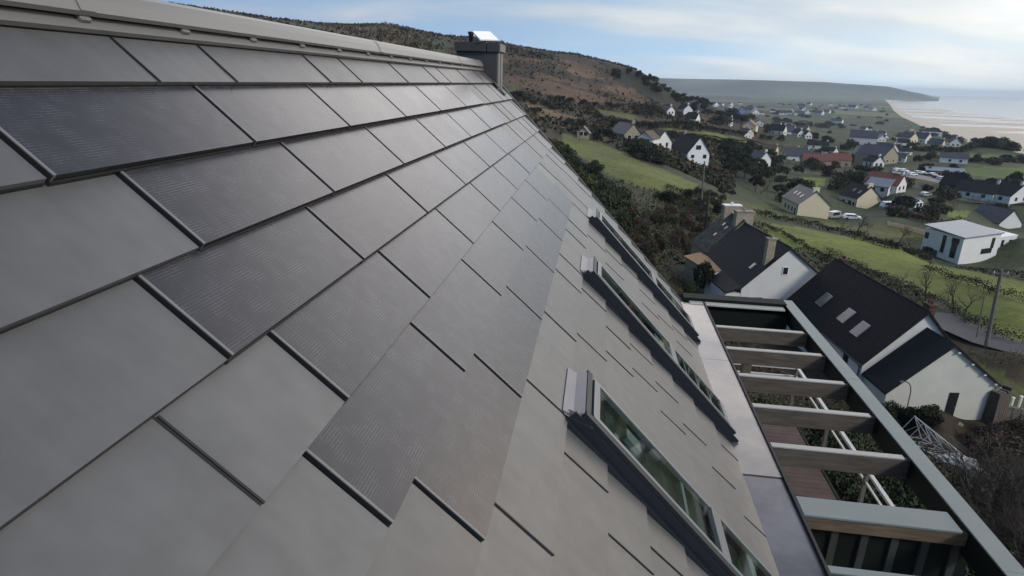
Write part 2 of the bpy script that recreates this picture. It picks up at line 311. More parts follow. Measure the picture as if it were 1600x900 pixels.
# hill (left)
level(150,[(8,-8.5),(25,-9),(60,-6),(120,0),(250,14),(500,44),(900,30),(2000,0),(6000,-50)])
level(380,[(8,-8.8),(30,-10),(60,-9),(120,-5),(250,8)]); sight(380,[(480,27)]); level(380,[(900,22),(2000,-20),(6000,-50)])
level(600,[(10,-9),(30,-11),(60,-11.5),(120,-9),(250,2)]); sight(600,[(500,38)]); level(600,[(900,15),(2000,-30),(6000,-50)])
level(760,[(10,-9),(30,-12),(60,-13),(110,-13)]); sight(760,[(340,125),(520,58)]); level(760,[(750,12),(1200,-10),(3000,-45),(6000,-50)])
level(900,[(10,-9.5),(30,-12.5),(60,-14)]); sight(900,[(110,287),(180,222),(235,196),(290,172),(350,142),(440,110),(520,82)]); level(900,[(700,14),(1000,-10),(2500,-50),(5000,-56)])
level(1000,[(10,-9.5),(30,-13.5),(60,-16.5)]); sight(1000,[(130,272),(200,225),(250,207),(330,185),(400,155),(480,113)]); level(1000,[(600,6),(900,-25),(2000,-54),(5000,-57)])
level(1100,[(10,-9.5),(25,-13),(45,-18.5),(80,-21)]); sight(1100,[(150,291),(224,262),(300,225),(400,200),(500,180),(600,158)]); level(1100,[(700,-22),(1000,-44),(2000,-55),(5000,-57.5)])
level(1200,[(10,-9.5),(25,-13),(45,-19.5),(70,-21.5)]); sight(1200,[(110,365),(180,326),(300,262),(450,222),(700,190)]); level(1200,[(1100,-51),(2000,-55),(5000,-57.5)])
level(1300,[(10,-9.5),(25,-13),(45,-20.5),(65,-22.5)]); sight(1300,[(110,382),(177,345),(230,308),(380,260),(600,220)]); level(1300,[(900,-50),(1500,-54),(3500,-57.5),(5000,-58)])
level(1400,[(10,-9.5),(24,-12.5),(49,-20.8)]); sight(1400,[(75,470),(100,422),(128,386),(175,342),(230,302),(300,270),(430,241),(570,221)]); level(1400,[(800,-50),(1100,-54),(1290,-57),(1600,-58.5)])
level(1500,[(10,-9.5),(24,-12.5),(49,-20.8)]); sight(1500,[(60,555),(75,500),(95,442),(112,420),(138,414),(190,352),(260,311),(370,271),(500,242),(650,221)]); level(1500,[(780,-51),(930,-56)])
level(1600,[(10,-9.5),(24,-12.5),(45,-19.5)]); sight(1600,[(60,560),(80,480),(112,428),(140,416),(165,371),(270,311),(430,260),(600,233)]); level(1600,[(700,-52),(800,-57)])
level(1900,[(10,-9.5),(24,-13),(60,-24),(110,-31),(200,-42),(430,-52),(620,-55)]); level(2500,[(10,-10),(60,-24),(150,-36),(350,-50),(500,-55)])
for az in (-170,-130,-90,-60,60,90,130,170):
    k=max(0,-math.cos(R(az)))
    left=math.sin(R(az))<0
    for d in (10,40,120,400,1200,5000):
        CP.append((d*math.sin(R(az)),d*math.cos(R(az)),(-9-(-.06*d if d<900 else -54) if left else -9-min(50,d*.2))))
CP+=[(29.5,35.5,-21.3),(25,35,-21.2),(33,35.5,-21.4),(29.3,33,-20.9),(25,32,-19.6),(33,32,-20.6)]
CP+=[(24.7,54,-20.9),(28,42,-20.9),(31.9,37.2,-20.8),(26,66,-21.2),(77.3,159.3,-31.5),(111.7,195.4,-35.7),(62.2,215.4,-26),(148.8,183.8,-38.2)]
_vb=on_y(1501.4,414.2,118); CP+=[tuple(on_z(x,y,_vb[2]-.0)) for x,y in ((1501.4,414.2),(1449,386),(1563.7,417.4),(1600,421),(1475,400),(1530,400),(1480,430),(1540,436))]
CP=np.array(CP)
def key(x,y):
    d=np.hypot(x,y); return np.stack([np.arctan2(x,y)*2.2,np.log(np.maximum(d,4))*0.9],-1)
KC=key(CP[:,0],CP[:,1])
A_=np.linalg.norm(KC[:,None]-KC[None],axis=-1); Pm=np.concatenate([np.ones((len(KC),1)),KC],1)
Ab=np.block([[A_+1e-3*np.eye(len(KC)),Pm],[Pm.T,np.zeros((3,3))]]); wts=np.linalg.solve(Ab,np.concatenate([CP[:,2],np.zeros(3)]))
# shoreline distance by azimuth
def azpx(x,y): g=ray(x,y); return math.atan2(g[0],g[1])
SH=[(azpx(1300,150),9000),(azpx(1380,152),6000),(azpx(1390,158),3600),(azpx(1397,168),2300),(azpx(1410,178),1750),(azpx(1440,189),1330),(azpx(1470,196),1180),(azpx(1500,208),985),(azpx(1550,219),860),(azpx(1600,226),800),(azpx(1800,240),690),(azpx(2400,260),560),(R(80),480),(R(120),450),(R(179),700)]
SHa=np.array([a for a,_ in SH]);SHd=np.log([d for _,d in SH])
HL_top=[(azpx(300,120),40),(azpx(1040,126),62),(azpx(1150,126),66),(azpx(1290,127),62),(azpx(1390,130),38),(azpx(1440,136),-10),(azpx(1460,143),-50),(azpx(1472,148),-63),(azpx(1600,150),-63)]
HLa=np.array([a for a,_ in HL_top]);HLz=np.array([z for _,z in HL_top])
def fbm(x,y,sd=0):
    out=0
    for i,(f,a) in enumerate(((1,1),(2.1,.5),(4.3,.25))):
        out=out+a*(np.sin(x*f+1.7*np.sin(y*f*.9+sd+i))*np.cos(y*f*1.1+1.3*np.sin(x*f*.7+2*i+sd)))
    return out
def zt(x,y):
    x=np.asarray(x,float);y=np.asarray(y,float); sh=x.shape; x=x.ravel();y=y.ravel(); z=np.empty_like(x)
    for i in range(0,len(x),20000):
        k=key(x[i:i+20000],y[i:i+20000]); D=np.sqrt(((k[:,None]-KC[None])**2).sum(-1))
        z[i:i+20000]=D@wts[:len(KC)]+wts[-3]+k@wts[-2:]
    d=np.hypot(x,y);az=np.arctan2(x,y)
    z=z+fbm(x/60,y/60)*np.clip((d-250)/400,0,1)*2.2*np.clip(1-(d-900)/1500,0.1,1)+fbm(x/9,y/9,3)*np.clip((d-30)/300,0,1)*.22
    ls=np.interp(az,SHa,SHd,left=math.log(9000)); t=(np.log(np.maximum(d,1))-ls)
    onr=az>SHa[0]
    z=np.where(onr&(t>-.35),np.minimum(z,SEA+np.maximum(1.5-18*t,-3)),z)
    # headland far away
    hz=np.interp(az,HLa,HLz)
    far=np.clip((d-5600)/900,0,1); far=far*far*(3-2*far)
    base=np.where(d>3000,np.clip(z,SEA-3,-54),z)
    z=np.where(d>3000,base*(1-far)+(hz+fbm(x/700,y/700)*4*(hz>0))*far,z)
    return z.reshape(sh)
TD=np.exp(np.linspace(math.log(6),math.log(12500),900))
def G(px,py,maxd=9000):
    g=ray(px,py); g=g/math.hypot(g[0],g[1]); z=zt(g[0]*TD,g[1]*TD); diff=g[2]*TD-z
    idx=np.where(diff<0)[0]
    i=idx[0] if len(idx) else len(TD)-1
    if i==0: d=TD[0]
    else:
        a,b=diff[i-1],diff[i]; d=TD[i-1]+(TD[i]-TD[i-1])*(a/(a-b) if a!=b else 0)
    d=min(d,maxd); P=g*d; return np.array([P[0],P[1],float(zt(P[0],P[1]))])
def inpoly(X,Y,poly):
    ins=np.zeros(X.shape,bool); n=len(poly)
    for i in range(n):
        x1,y1=poly[i];x2,y2=poly[(i+1)%n]
        if y1==y2: continue
        c=((y1>Y)!=(y2>Y))&(X<(x2-x1)*(Y-y1)/(y2-y1)+x1); ins^=c
    return ins
def seg_dist(X,Y,pl):
    best=np.full(X.shape,1e9)
    for (x1,y1),(x2,y2) in zip(pl[:-1],pl[1:]):
        t=np.clip(((X-x1)*(x2-x1)+(Y-y1)*(y2-y1))/((x2-x1)**2+(y2-y1)**2),0,1); best=np.minimum(best,np.hypot(X-x1-t*(x2-x1),Y-y1-t*(y2-y1)))
    return best
GRASS=(.122,.148,.031);GRASS2=(.080,.092,.032);GRASS3=(.115,.130,.036);OLIVE=(.075,.078,.030);TAN=(.160,.112,.058);BROWN=(.108,.068,.042);DARK=(.026,.025,.018);FARG=(.085,.12,.035)
COVER=[
 ([(700,20),(1200,20),(1200,230),(700,300)],(.058,.045,.031),0),
 ([(785,90),(900,95),(1000,135),(1010,165),(900,160),(785,130)],BROWN,1),
 ([(885,104),(960,116),(1000,145),(950,142),(895,126)],(.14,.09,.055),1),
 ([(850,120),(900,125),(930,150),(880,150),(850,140)],(.12,.074,.046),1),
 ([(940,98),(1010,113),(1060,130),(1110,152),(1165,178),(1120,180),(1060,172),(1010,150),(960,125)],(.022,.024,.016),1),
 ([(785,127),(817,138),(800,148),(785,145)],OLIVE,1),
 ([(805,152),(860,172),(940,196),(915,208),(885,203),(845,187)],TAN,1),
 ([(925,170),(1005,181),(1000,190),(940,188)],(.085,.088,.032),1),
 ([(1000,180),(1060,188),(1060,198),(990,194)],(.085,.068,.035),1),
 ([(878,207),(905,212),(960,232),(1010,254),(1045,268),(1090,288),(1080,300),(1040,298),(1000,294),(960,275),(915,250),(880,228)],GRASS3,1),
 ([(975,203),(1040,200),(1100,206),(1165,214),(1172,225),(1110,219),(1050,211),(985,211)],GRASS,1),
 ([(1130,310),(1180,318),(1185,335),(1140,335)],OLIVE,1),
 ([(1175,318),(1225,322),(1300,345),(1345,356),(1340,366),(1250,345),(1180,338)],GRASS2,1),
 ([(1185,345),(1250,355),(1345,374),(1420,390),(1452,412),(1520,424),(1620,446),(1620,560),(1560,525),(1500,482),(1420,446),(1330,408),(1250,392),(1195,362)],GRASS,1),
 ([(1345,345),(1440,360),(1450,400),(1390,385),(1340,368)],OLIVE,1),
 ([(1500,552),(1620,612),(1620,650),(1556,640),(1545,600)],GRASS2,1),
 ([(1250,277),(1290,279),(1288,291),(1255,290)],GRASS,1),
 ([(1465,238),(1610,243),(1610,249),(1470,246)],FARG,1),([(1490,261),(1610,262),(1610,279),(1545,278),(1500,270)],FARG,1),
 ([(1495,300),(1540,305),(1540,315),(1500,312)],GRASS,1),([(1480,330),(1515,330),(1510,342),(1480,342)],GRASS,1),
 ([(1300,172),(1385,176),(1385,184),(1300,184)],FARG,1),([(1170,150),(1370,152),(1360,160),(1170,159)],(.08,.105,.045),1),
 ([(1060,126),(1480,126),(1480,149),(1060,149)],(.040,.050,.040),0),
]
def landcover(X,Y,P):
    px,py,z=proj(P); c=np.tile(np.array([.052,.062,.032]),(len(X),1)); d=np.hypot(X,Y)
    n=fbm(X/25,Y/25,1)+.6*fbm(X/7,Y/7,5)
    c[d<70]=(.045,.036,.024)
    wob=np.clip(60/np.maximum(d,20),.1,1)*2
    px=px+wob*3*fbm(X/11,Y/11,8); py=py+wob*fbm(X/13,Y/13,9)
    ok=z>0
    for poly,col,_ in COVER:
        m=inpoly(px,py,poly)&ok; c[m]=col
    # heath scrub blotches on the hill
    hill=(d>210)&(d<900)&(px<1180)&ok
    b=np.clip((n-.05)*2.2,0,1)[:,None]*hill[:,None]*.85; c=c*(1-b)+np.array(DARK)*b
    # far plain strips
    far=(d>1300)&(d<5000)
    s=np.sin(Y/170+1.3*np.sin(X/400))*np.cos(X/260+np.sin(Y/300)); b=np.clip(s*1.5,0,1)[:,None]*far[:,None]; c=c*(1-b)+np.array((.11,.135,.06))*b; s=np.sin(Y/90+X/210); b=np.clip(s*2-1,0,1)[:,None]*far[:,None]; c=c*(1-b)+np.array((.03,.036,.025))*b
    hl=d>5000; s=np.sin(X/260+2*np.sin(Y/400))*np.cos(Y/330); b=np.clip(s*2,0,1)[:,None]*hl[:,None]; c=c*(1-b*.8)+np.array((.12,.135,.08))*b*.8
    return c*(1+.10*n[:,None])
def grid_mesh(name,azs,ds,material):
    na,nd=len(azs),len(ds); a,d=np.meshgrid(azs,ds,indexing='ij'); X=(d*np.sin(a)).ravel();Y=(d*np.cos(a)).ravel();Z=zt(X,Y); P=np.stack([X,Y,Z],-1)
    me=bpy.data.meshes.new(name); me.vertices.add(len(P)); me.vertices.foreach_set('co',P.ravel())
    i=np.arange((na-1)*(nd-1)); r,c=i//(nd-1),i%(nd-1); v=r*nd+c
    q=np.stack([v,v+1,v+nd+1,v+nd],-1)[:, ::1].ravel()
    me.loops.add(len(q)); me.loops.foreach_set('vertex_index',q); me.polygons.add(len(i)); me.polygons.foreach_set('loop_start',i*4); me.polygons.foreach_set('loop_total',np.full(len(i),4)); me.polygons.foreach_set('use_smooth',np.ones(len(i),bool))
    me.update(); at=me.color_attributes.new('tint','FLOAT_COLOR','POINT'); c=landcover(X,Y,P); at.data.foreach_set('color',np.concatenate([c,np.ones((len(c),1))],1).astype(np.float32).ravel())
    me.materials.append(material); me.validate(); o=bpy.data.objects.new(name,me); COL.objects.link(o); return o
azs=np.concatenate([np.radians(np.linspace(-180,-32,60,endpoint=False)),np.radians(np.linspace(-32,48,760,endpoint=False)),np.radians(np.linspace(48,180,50))])
ds=np.exp(np.linspace(math.log(2.5),math.log(12000),430))
gm=attr_mat('ground_cover',scales=((5,.28),(1.1,.35),(.10,.28),(.018,.18)))
g_=grid_mesh('ground',azs,ds,gm); tag(g_,kind='structure')
# sea and beach
def beach_mat():
    m=bpy.data.materials.new('wet_sand'); m.use_nodes=True; nt=m.node_tree; ns=nt.nodes; b=ns['Principled BSDF']
    g=ns.new('ShaderNodeNewGeometry'); mp=ns.new('ShaderNodeMapping'); mp.inputs['Rotation'].default_value=(0,0,R(-25)); mp.inputs['Scale'].default_value=(.0012,.0045,1); nt.links.new(g.outputs['Position'],mp.inputs[0])
    n=ns.new('ShaderNodeTexNoise'); n.inputs['Scale'].default_value=2.2; n.inputs['Detail'].default_value=6; n.inputs['Distortion'].default_value=.6; nt.links.new(mp.outputs[0],n.inputs['Vector'])
    a=ns.new('ShaderNodeAttribute'); a.attribute_name='tint'   # red: 0 dry .. 1 wet
    ad=ns.new('ShaderNodeMath'); ad.operation='ADD'; nt.links.new(n.outputs['Fac'],ad.inputs[0]); nt.links.new(a.outputs['Fac'],ad.inputs[1])
    r=ns.new('ShaderNodeMapRange'); r.interpolation_type='SMOOTHSTEP'; r.inputs['From Min'].default_value=.84; r.inputs['From Max'].default_value=1.02; nt.links.new(ad.outputs[0],r.inputs['Value'])
    c=ns.new('ShaderNodeMix'); c.data_type='RGBA'; c.inputs[6].default_value=(.54,.46,.35,1); c.inputs[7].default_value=(.10,.10,.10,1); nt.links.new(r.outputs[0],c.inputs[0]); nt.links.new(c.outputs[2],b.inputs['Base Color'])
    q=ns.new('ShaderNodeMapRange'); q.inputs['To Min'].default_value=.75; q.inputs['To Max'].default_value=.12; nt.links.new(r.outputs[0],q.inputs['Value']); nt.links.new(q.outputs[0],b.inputs['Roughness'])
    return m
ba=np.linspace(SHa[0]-.02,R(130),260); bt=np.linspace(-.12,3.4,150)
P=[];wet=[]
for a in ba:
    ls=np.interp(a,SHa,SHd)
    for t in bt:
        d=math.exp(min(ls+t,math.log(16000))); P.append((d*math.sin(a),d*math.cos(a),SEA-.02*t)); wet.append(np.interp(t,[0,.12,.3,.9,1.4],[.0,.15,.42,.5,.75]))
P=np.array(P); me=bpy.data.meshes.new('beach'); nb=len(bt)
me.from_pydata(P.tolist(),[],[(i*nb+j,i*nb+j+1,(i+1)*nb+j+1,(i+1)*nb+j) for i in range(len(ba)-1) for j in range(nb-1)])
at=me.color_attributes.new('tint','FLOAT_COLOR','POINT'); wv=np.array(wet); at.data.foreach_set('color',np.stack([wv,wv,wv,np.ones_like(wv)],-1).astype(np.float32).ravel()); me.materials.append(beach_mat())
o=bpy.data.objects.new('beach',me); COL.objects.link(o); tag(o,kind='structure')
sm=mat('sea_water',(.03,.045,.05),.12,0,.1,.01,spec=.5,bump=.02,bscale=.3)
s_=MB(); s_.face([(-2000,-3000,SEA-.6),(16000,-3000,SEA-.6),(16000,16000,SEA-.6),(-2000,16000,SEA-.6)]); tag(s_.build('sea',sm),kind='structure')
# haze
h_=MB(); h_.box((1500,1500,12),(31000,31000,152)); hz=bpy.data.materials.new('haze_air'); hz.use_nodes=True; hn=hz.node_tree; hn.nodes.remove(hn.nodes['Principled BSDF'])
pv=hn.nodes.new('ShaderNodeVolumePrincipled'); pv.inputs['Color'].default_value=(.76,.88,1,1); pv.inputs['Density'].default_value=.000088; pv.inputs['Anisotropy'].default_value=0; hn.links.new(pv.outputs[0],hn.nodes['Material Output'].inputs['Volume'])
HAZE=h_.build('haze',hz); tag(HAZE,kind='stuff')
# ================================================================== the house whose roof fills the foreground
house=empty('modern_house',tuple(HP(6,0,-9)),'house under a grey metal tiled roof with dark solar tiles and three roof windows','house')
bpy.context.view_layer.update()
def own(o):   # keep world position under the house empty
    o.parent=house; o.matrix_parent_inverse=Matrix.Translation(house.location).inverted(); return o
GAB=lambda row:8.56-.036*row
ULEFT=-2.2
DROP=lambda k:.038 if k<6 else .032
def tile_fn(k,lift=0.0):
    return lambda a,b,c: RP(a,b,c-DROP(k)*(k+1-b)+lift)
SOLAR={1:[1.19,2.025,2.865,3.745,4.60,5.485,6.34],2:[1.40,2.22,3.09,3.97,4.795,5.685,6.55],3:[1.18,2.01,2.85,3.725,4.575,5.45,6.33],
 4:[1.375,2.195,3.05,3.92,4.79,5.67,6.50],5:[1.155,1.98,2.825,3.70,4.55,5.43,6.30],6:[1.36,2.18,3.04,3.90,4.77,5.65,6.48]}
PLAIN={0:[-1.3,-.3,.55,1.0,1.84,2.27,3.12,3.55,4.43,5.29,5.72,6.55,7.40,7.85],1:[-1.3,.33,1.19],2:[-.9,.55,1.40],3:[-1.2,.32,1.18],4:[-1.6,.10,.95,1.375],5:[-1.4,.28,1.155],6:[-1.2,.5,1.36],
 7:[-1.1,-.15,.70,1.56,2.40,3.25,4.10,4.51,5.34,5.77,6.60,7.05,7.9],8:[-1,.45,1.32,2.17,3.44,4.30,6.0,6.9,7.3],9:[-1.2,.25,1.10,1.96,3.66,4.09,5.73,6.22,7.1,7.5],
 10:[-1,.4,1.3,2.15,3.86,4.28,6.40,7.3],11:[-1.2,.2,1.1,1.95,3.67,4.09,5.78,6.2,7.5],12:[-1,.45,1.3,2.15,3.88,6.01,7.4],13:[-1,.6,1.5,3.69,5.83,6.24,7.55],14:[-1,.8,1.7,3.47,4.31,6.45,7.6]}
RIGHT={1:[6.34,6.76,7.62,8.06],2:[6.55,6.98,7.40,8.25],3:[6.33,6.75,7.6,8.05],4:[6.50,6.95,7.80],5:[6.30,6.72,7.55,8.0],6:[6.48,6.9,7.75]}
pm=MB(); rj=random.Random(3)
def uv_box(n0,u0,u1,k):
    for i in range(n0,len(pm.f)):
        pm.uv[i]=[(u0*S*1.37+k*5.1+.7*j%2,k*.4+.4*(j//2)) for j in range(len(pm.f[i]))]
    pm.uv[n0]=[(u0*S+k*5.1,k*.403),(u1*S+k*5.1,k*.403),(u1*S+k*5.1,(k+1)*.403),(u0*S+k*5.1,(k+1)*.403)]
def plain_tile(u0,u1,k,skew=False):
    fn=tile_fn(k,rj.uniform(-.0012,.0012)); g=.0035
    b0=k-.07 if k>0 else .29
    if skew:   # last tile runs to the sloping gable
        f2=lambda a,b,c:fn(u0+g+(GAB(b)-u0-g)*a,b,c); pm.boxf(f2,0,1,b0,k+1,-.022,0,0)
    else: pm.boxf(fn,u0+g,u1-g,b0,k+1,-.022,0,0)
    uv_box(len(pm.f)-6,u0,(u1 if not skew else GAB(k)),k)
    # standing edge profile on the seam side
    f3=tile_fn(k); pm.boxf(f3,u0+g,u0+g+.006,(k+.02 if k else .3),k+1.005,.0005,.006,1)
    # dark drip edge, run past the lower end to paint its shadow gap
    pm.boxf(f3,u0+g,(u1 if not skew else GAB(k+1))-g,k+.985,k+1.007,-DROP(k),-.0225,2)
for k in range(15):
    segs=[ULEFT]+PLAIN[k]
    for a,b in zip(segs[:-1],segs[1:]): plain_tile(a,b,k)
    if k in RIGHT:
        for a,b in zip(RIGHT[k][:-1],RIGHT[k][1:]): plain_tile(a,b,k)
        plain_tile(RIGHT[k][-1],0,k,True)
    else: plain_tile(segs[-1],0,k,True)
own(pm.build('roof_tiling',[M_['plain'],M_['edge'],M_['edge']]))
for k,us in SOLAR.items():
    for a,b in zip(us[:-1],us[1:]):
        t=MB(); fn=tile_fn(k,.010+rj.uniform(-.001,.001)); g=.0095; b0=k-.05
        q=lambda a_,b_:fn(a_,b_,0)
        sw=.008
        uvp=lambda a_,b_:((a_-a)*S+rj.random()*0+a*3.1,b_*.403)
        a0,a1=a+g,b-g
        t.face([q(a0+sw,b0),q(a0+sw,k+1),q(a1,k+1),q(a1,b0)],0,[uvp(a0+sw,b0),uvp(a0+sw,k+1),uvp(a1,k+1),uvp(a1,b0)])
        t.boxf(fn,a0+.0004,a0+sw,b0,k+1,-.034,.0022,2)
        t.face([fn(a0+sw,k+1,0),fn(a0+sw,k+1,-.052),fn(a1,k+1,-.052),fn(a1,k+1,0)],1)
        t.face([fn(a1,b0,0),fn(a1,b0,-.03),fn(a1,k+1,-.03),fn(a1,k+1,0)],1)
        t.face([fn(a0,b0,-.002),fn(a0-.0005,b0,-.034),fn(a0-.0005,k+1,-.034),fn(a0,k+1,-.002)],1)  # side face turned from the sun, shade put into its dark colour
        t.boxf(tile_fn(k),a0,a1,k+.985,k+1.018,-DROP(k)-.012,-.020,1)  # dark strip along the lap, its shadow gap painted in
        own(t.build('solar_tile',[M_['solar'],M_['edge'],M_['strip']]))
# slab, walls, far slope
sl_=MB()
f2=lambda a,b,c:RP(ULEFT+(GAB(b)-.02-ULEFT)*a,b,c)
sl_.boxf(f2,0,1,.1,14.95,-.20,-.085,0)
own(sl_.build('roof_deck',M_['under']))
vt=MB(); f2=lambda a,b,c:RP(GAB(b)+a,b,c); vt.boxf(f2,.004,.03,.25,15.02,-.2,.012,0)
own(vt.build('verge_trim',M_['plain']))
zr=RP(0,0,0)[2]; er=RP(0,0,0)@E_; 
bk=MB(); bk.boxf(lambda a,b,c:HP(a,er-.02-b,zr-.06-b*1.02+c),-3,12.8,0,5,-.15,0); own(bk.build('rear_roof_slope',M_['plain']))
wl=MB(); wl.boxf(HP,-3,12.0,-6.2,1.62,-11,-4.35,0)
# gable triangle under the roof
for uu in (12.0,):
    wl.hexa([HP(11.8,-6.2,-4.35),HP(11.8,1.62,-4.35),HP(12.0,1.62,-4.35),HP(12.0,-6.2,-4.35)],[HP(11.8,-2.35,-.2),HP(11.8,-2.3,-.2),HP(12.0,-2.3,-.2),HP(12.0,-2.35,-.2)],0)
own(wl.build('wall',M_['wall']))
# ridge: flashing strip with clips, raised cap with joints
fl=MB(); fl.boxf(lambda a,b,c:RP(a,b,c),ULEFT,GAB(0),.10,.28,-.02,.004,0); own(fl.build('ridge_flashing',M_['ridge']))
rc=MB(); prof=[(.16,.030),(.155,.052),(.02,.074),(-.10,.080),(-.19,.068)]
joints=[ULEFT,1.77,4.3,6.8,8.05]
for ja,jb in zip(joints[:-1],joints[1:]):
    for (ra,ha),(rb,hb) in zip(prof[:-1],prof[1:]):
        rc.face([RP(ja+.003,ra,ha),RP(jb-.003,ra,ha),RP(jb-.003,rb,hb),RP(ja+.003,rb,hb)],0)
    rc.face([RP(ja,.16,.030),RP(jb,.16,.030),RP(jb,.05,.028),RP(ja,.05,.028)],1)
    rc.face([RP(ja,.05,.028),RP(jb,.05,.028),RP(jb,.05,-.02),RP(ja,.05,-.02)],1)
    rc.face([RP(ja,-.19,.068),RP(jb,-.19,.068),HP(jb*S,er-.28,zr-.2),HP(ja*S,er-.28,zr-.2)],0)
    if jb<8:
        for (ra,ha),(rb,hb) in zip(prof[:-1],prof[1:]): rc.face([RP(jb-.035,ra,ha+.004),RP(jb+.02,ra,ha+.004),RP(jb+.02,rb,hb+.004),RP(jb-.035,rb,hb+.004)],0)
rco=own(rc.build('ridge_cap',[M_['ridge'],M_['edge']]))
for i in range(16):
    c=MB(); u=1.28+.46*i-.9
    if u>7.7: break
    c.boxf(lambda a,b,h:RP(a,b,h),u-.02,u+.02,.11,.20,.005,.026,0); own(c.build('ridge_clip',M_['ridge'],bevel=.004))
# roof windows
def skylight(u0,wd,inside):
    fn=lambda a,b,c:RP(a,b,c); u1=u0+wd; H=.112; t=MB()
    t.boxf(fn,u0-.03,u0-.0005,7.95,15.05,-.04,.0025,0); t.boxf(fn,u0,u0+.012,8.0,15.0,-.05,.075,0)                       # flank: lower upstand
    t.boxf(fn,u0+.012,u0+.05,8.15,14.75,-.05,H,0)
    t.boxf(fn,u1-.03,u1,8.15,14.75,-.05,.082,0); t.boxf(fn,u0+.05,u1-.03,8.15,8.22,-.05,.08,0); t.boxf(fn,u0+.05,u1-.03,14.62,14.75,-.05,.08,0)
    t.hexa([fn(u0-.004,7.9,.004),fn(u0-.004,8.4,.004),fn(u0+.05,8.4,.004),fn(u0+.05,7.9,.004)],[fn(u0-.004,8.0,.02),fn(u0-.004,8.4,.08),fn(u0+.05,8.4,.10),fn(u0+.05,8.0,.03)],0)
    s=own(t.build('skylight',M_['darkflash']))
    c=MB(); c.hexa([fn(u0+.02,7.86,.003),fn(u0+.02,8.14,.003),fn(u1-.01,8.14,.003),fn(u1-.01,7.86,.003)],[fn(u0+.03,8.04,.03),fn(u0+.03,8.14,.098),fn(u1-.02,8.14,.098),fn(u1-.02,8.04,.03)],0)
    c.boxf(fn,u0+.03,u1,8.145,8.27,.08,.106,1)
    subs=[c.build('top_flashing',[M_['greyflash'],M_['darkflash']])]
    f=MB(); a0,a1=u0+.052,u1-.032
    f.boxf(fn,a0,a0+.022,8.31,14.5,.07,.119); f.boxf(fn,a1-.016,a1,8.31,14.5,.07,.112); f.boxf(fn,a0+.022,a1-.016,8.31,8.46,.07,.119); f.boxf(fn,a0+.022,a1-.016,14.32,14.5,.07,.117)
    f.boxf(fn,a1+.004,a1+.014,8.2,14.7,.08,.096); f.boxf(fn,a1+.024,a1+.030,8.2,14.7,.07,.085)
    subs.append(f.build('frame',M_['alu'],bevel=.003))
    m=MB(); m.boxf(fn,a0+.022,a1-.016,11.76,12.02,.07,.122); subs.append(m.build('mullion',M_['alu'],bevel=.004))
    for r0_,r1_ in ((8.46,11.76),(12.02,14.32)):
        p_=MB(); p_.boxf(fn,a0+.0225,a1-.0165,r0_+.01,r1_-.01,.098,.104); subs.append(p_.build('pane',M_['pane']))
    bl=MB(); r=random.Random(inside)
    qv=lambda a,b:RP(a,b,.018)
    bl.face([qv(a0+.02,8.5),qv(a0+.02,14.33),qv(a1-.014,14.33),qv(a1-.014,8.5)],0,[(0,0),(0,2.4),(.6,2.4),(.6,0)])
    subs.append(bl.build('interior_blind',M_['curtain']))
    bars={1:[(.03,-.02,10.95,11.04,.03,.075),(.22,None,9.35,9.75,.03,.07),(.05,None,9.0,9.1,.03,.07),(.03,-.02,13.0,13.2,.03,.075)],2:[(.022,-.016,12.5,12.57,.075,.096),(.022,-.016,13.1,13.17,.075,.096),(.022,-.016,13.7,13.77,.075,.096),(.05,-.05,11.2,11.68,.03,.06)],3:[(.10,None,9.9,10.4,.03,.07),(.022,-.016,13.3,13.38,.075,.096)]}[inside]
    for (l,rr_,r0_,r1_,h0_,h1_) in bars:
        gb=MB(); gb.boxf(fn,a0+l,(a1+rr_) if rr_ is not None else a0+l+.09,r0_,r1_,h0_,h1_,0); subs.append(gb.build('glazing_bar',M_['barwhite']))
    for x in subs: x.parent=s
    return s
skylight(2.40,.46,1); skylight(4.58,.46,2); skylight(6.64,.50,3)
# flat metal ledge along the eaves
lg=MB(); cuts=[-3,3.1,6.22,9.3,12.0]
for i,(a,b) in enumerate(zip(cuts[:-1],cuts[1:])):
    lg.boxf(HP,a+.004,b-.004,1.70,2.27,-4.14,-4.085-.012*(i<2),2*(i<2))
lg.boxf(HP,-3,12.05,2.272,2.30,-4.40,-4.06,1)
own(lg.build('eaves_ledge',[M_['ledge'],M_['edge'],M_['ledgedark']]))
# chimney
ch=MB(); ch.boxf(HP,12.16,12.80,-2.77,-2.005,-.9,.488,0); ch.boxf(HP,12.20,12.42,-2.004,-1.975,-.6,.487,1); ch.boxf(HP,12.50,12.76,-2.004,-1.975,-.6,.487,1)
cho=own(ch.build('chimney',[M_['chim'],M_['chimlit']],bevel=.004))
cc_=MB(); cc_.boxf(HP,12.10,12.86,-2.79,-2.20,.492,.655,0); cc_.boxf(HP,12.12,12.86,-2.185,-1.955,.492,.645,0); cc_.boxf(HP,12.16,12.84,-1.954,-1.942,.50,.64,1)
x=cc_.build('chimney_cap',[M_['chim'],M_['chimlit']],bevel=.004); x.parent=cho
def on_u(x,y,um): g=ray(x,y); return g*(um/(g@U))
pp=MB(); a=on_u(736,65,12.5); pp.tube(a-np.array([0,0,.03]),a+np.array([0,0,.13]),.045,.045,14); pp.tube(a+np.array([0,0,.13]),a+np.array([0,0,.175]),.06,.06,14)
x=pp.build('chimney_pot',M_['black'],smooth=False); x.parent=cho
cf=MB(); cf.hexa([RP(8.0,.9,.004),RP(8.0,1.75,.004),RP(8.13,1.75,.004),RP(8.13,.9,.004)],[RP(8.02,.9,.02),RP(8.02,1.74,.02),RP(8.12,1.74,.02),RP(8.12,.9,.02)],0); x=cf.build('chimney_flashing',M_['edge']); x.parent=cho
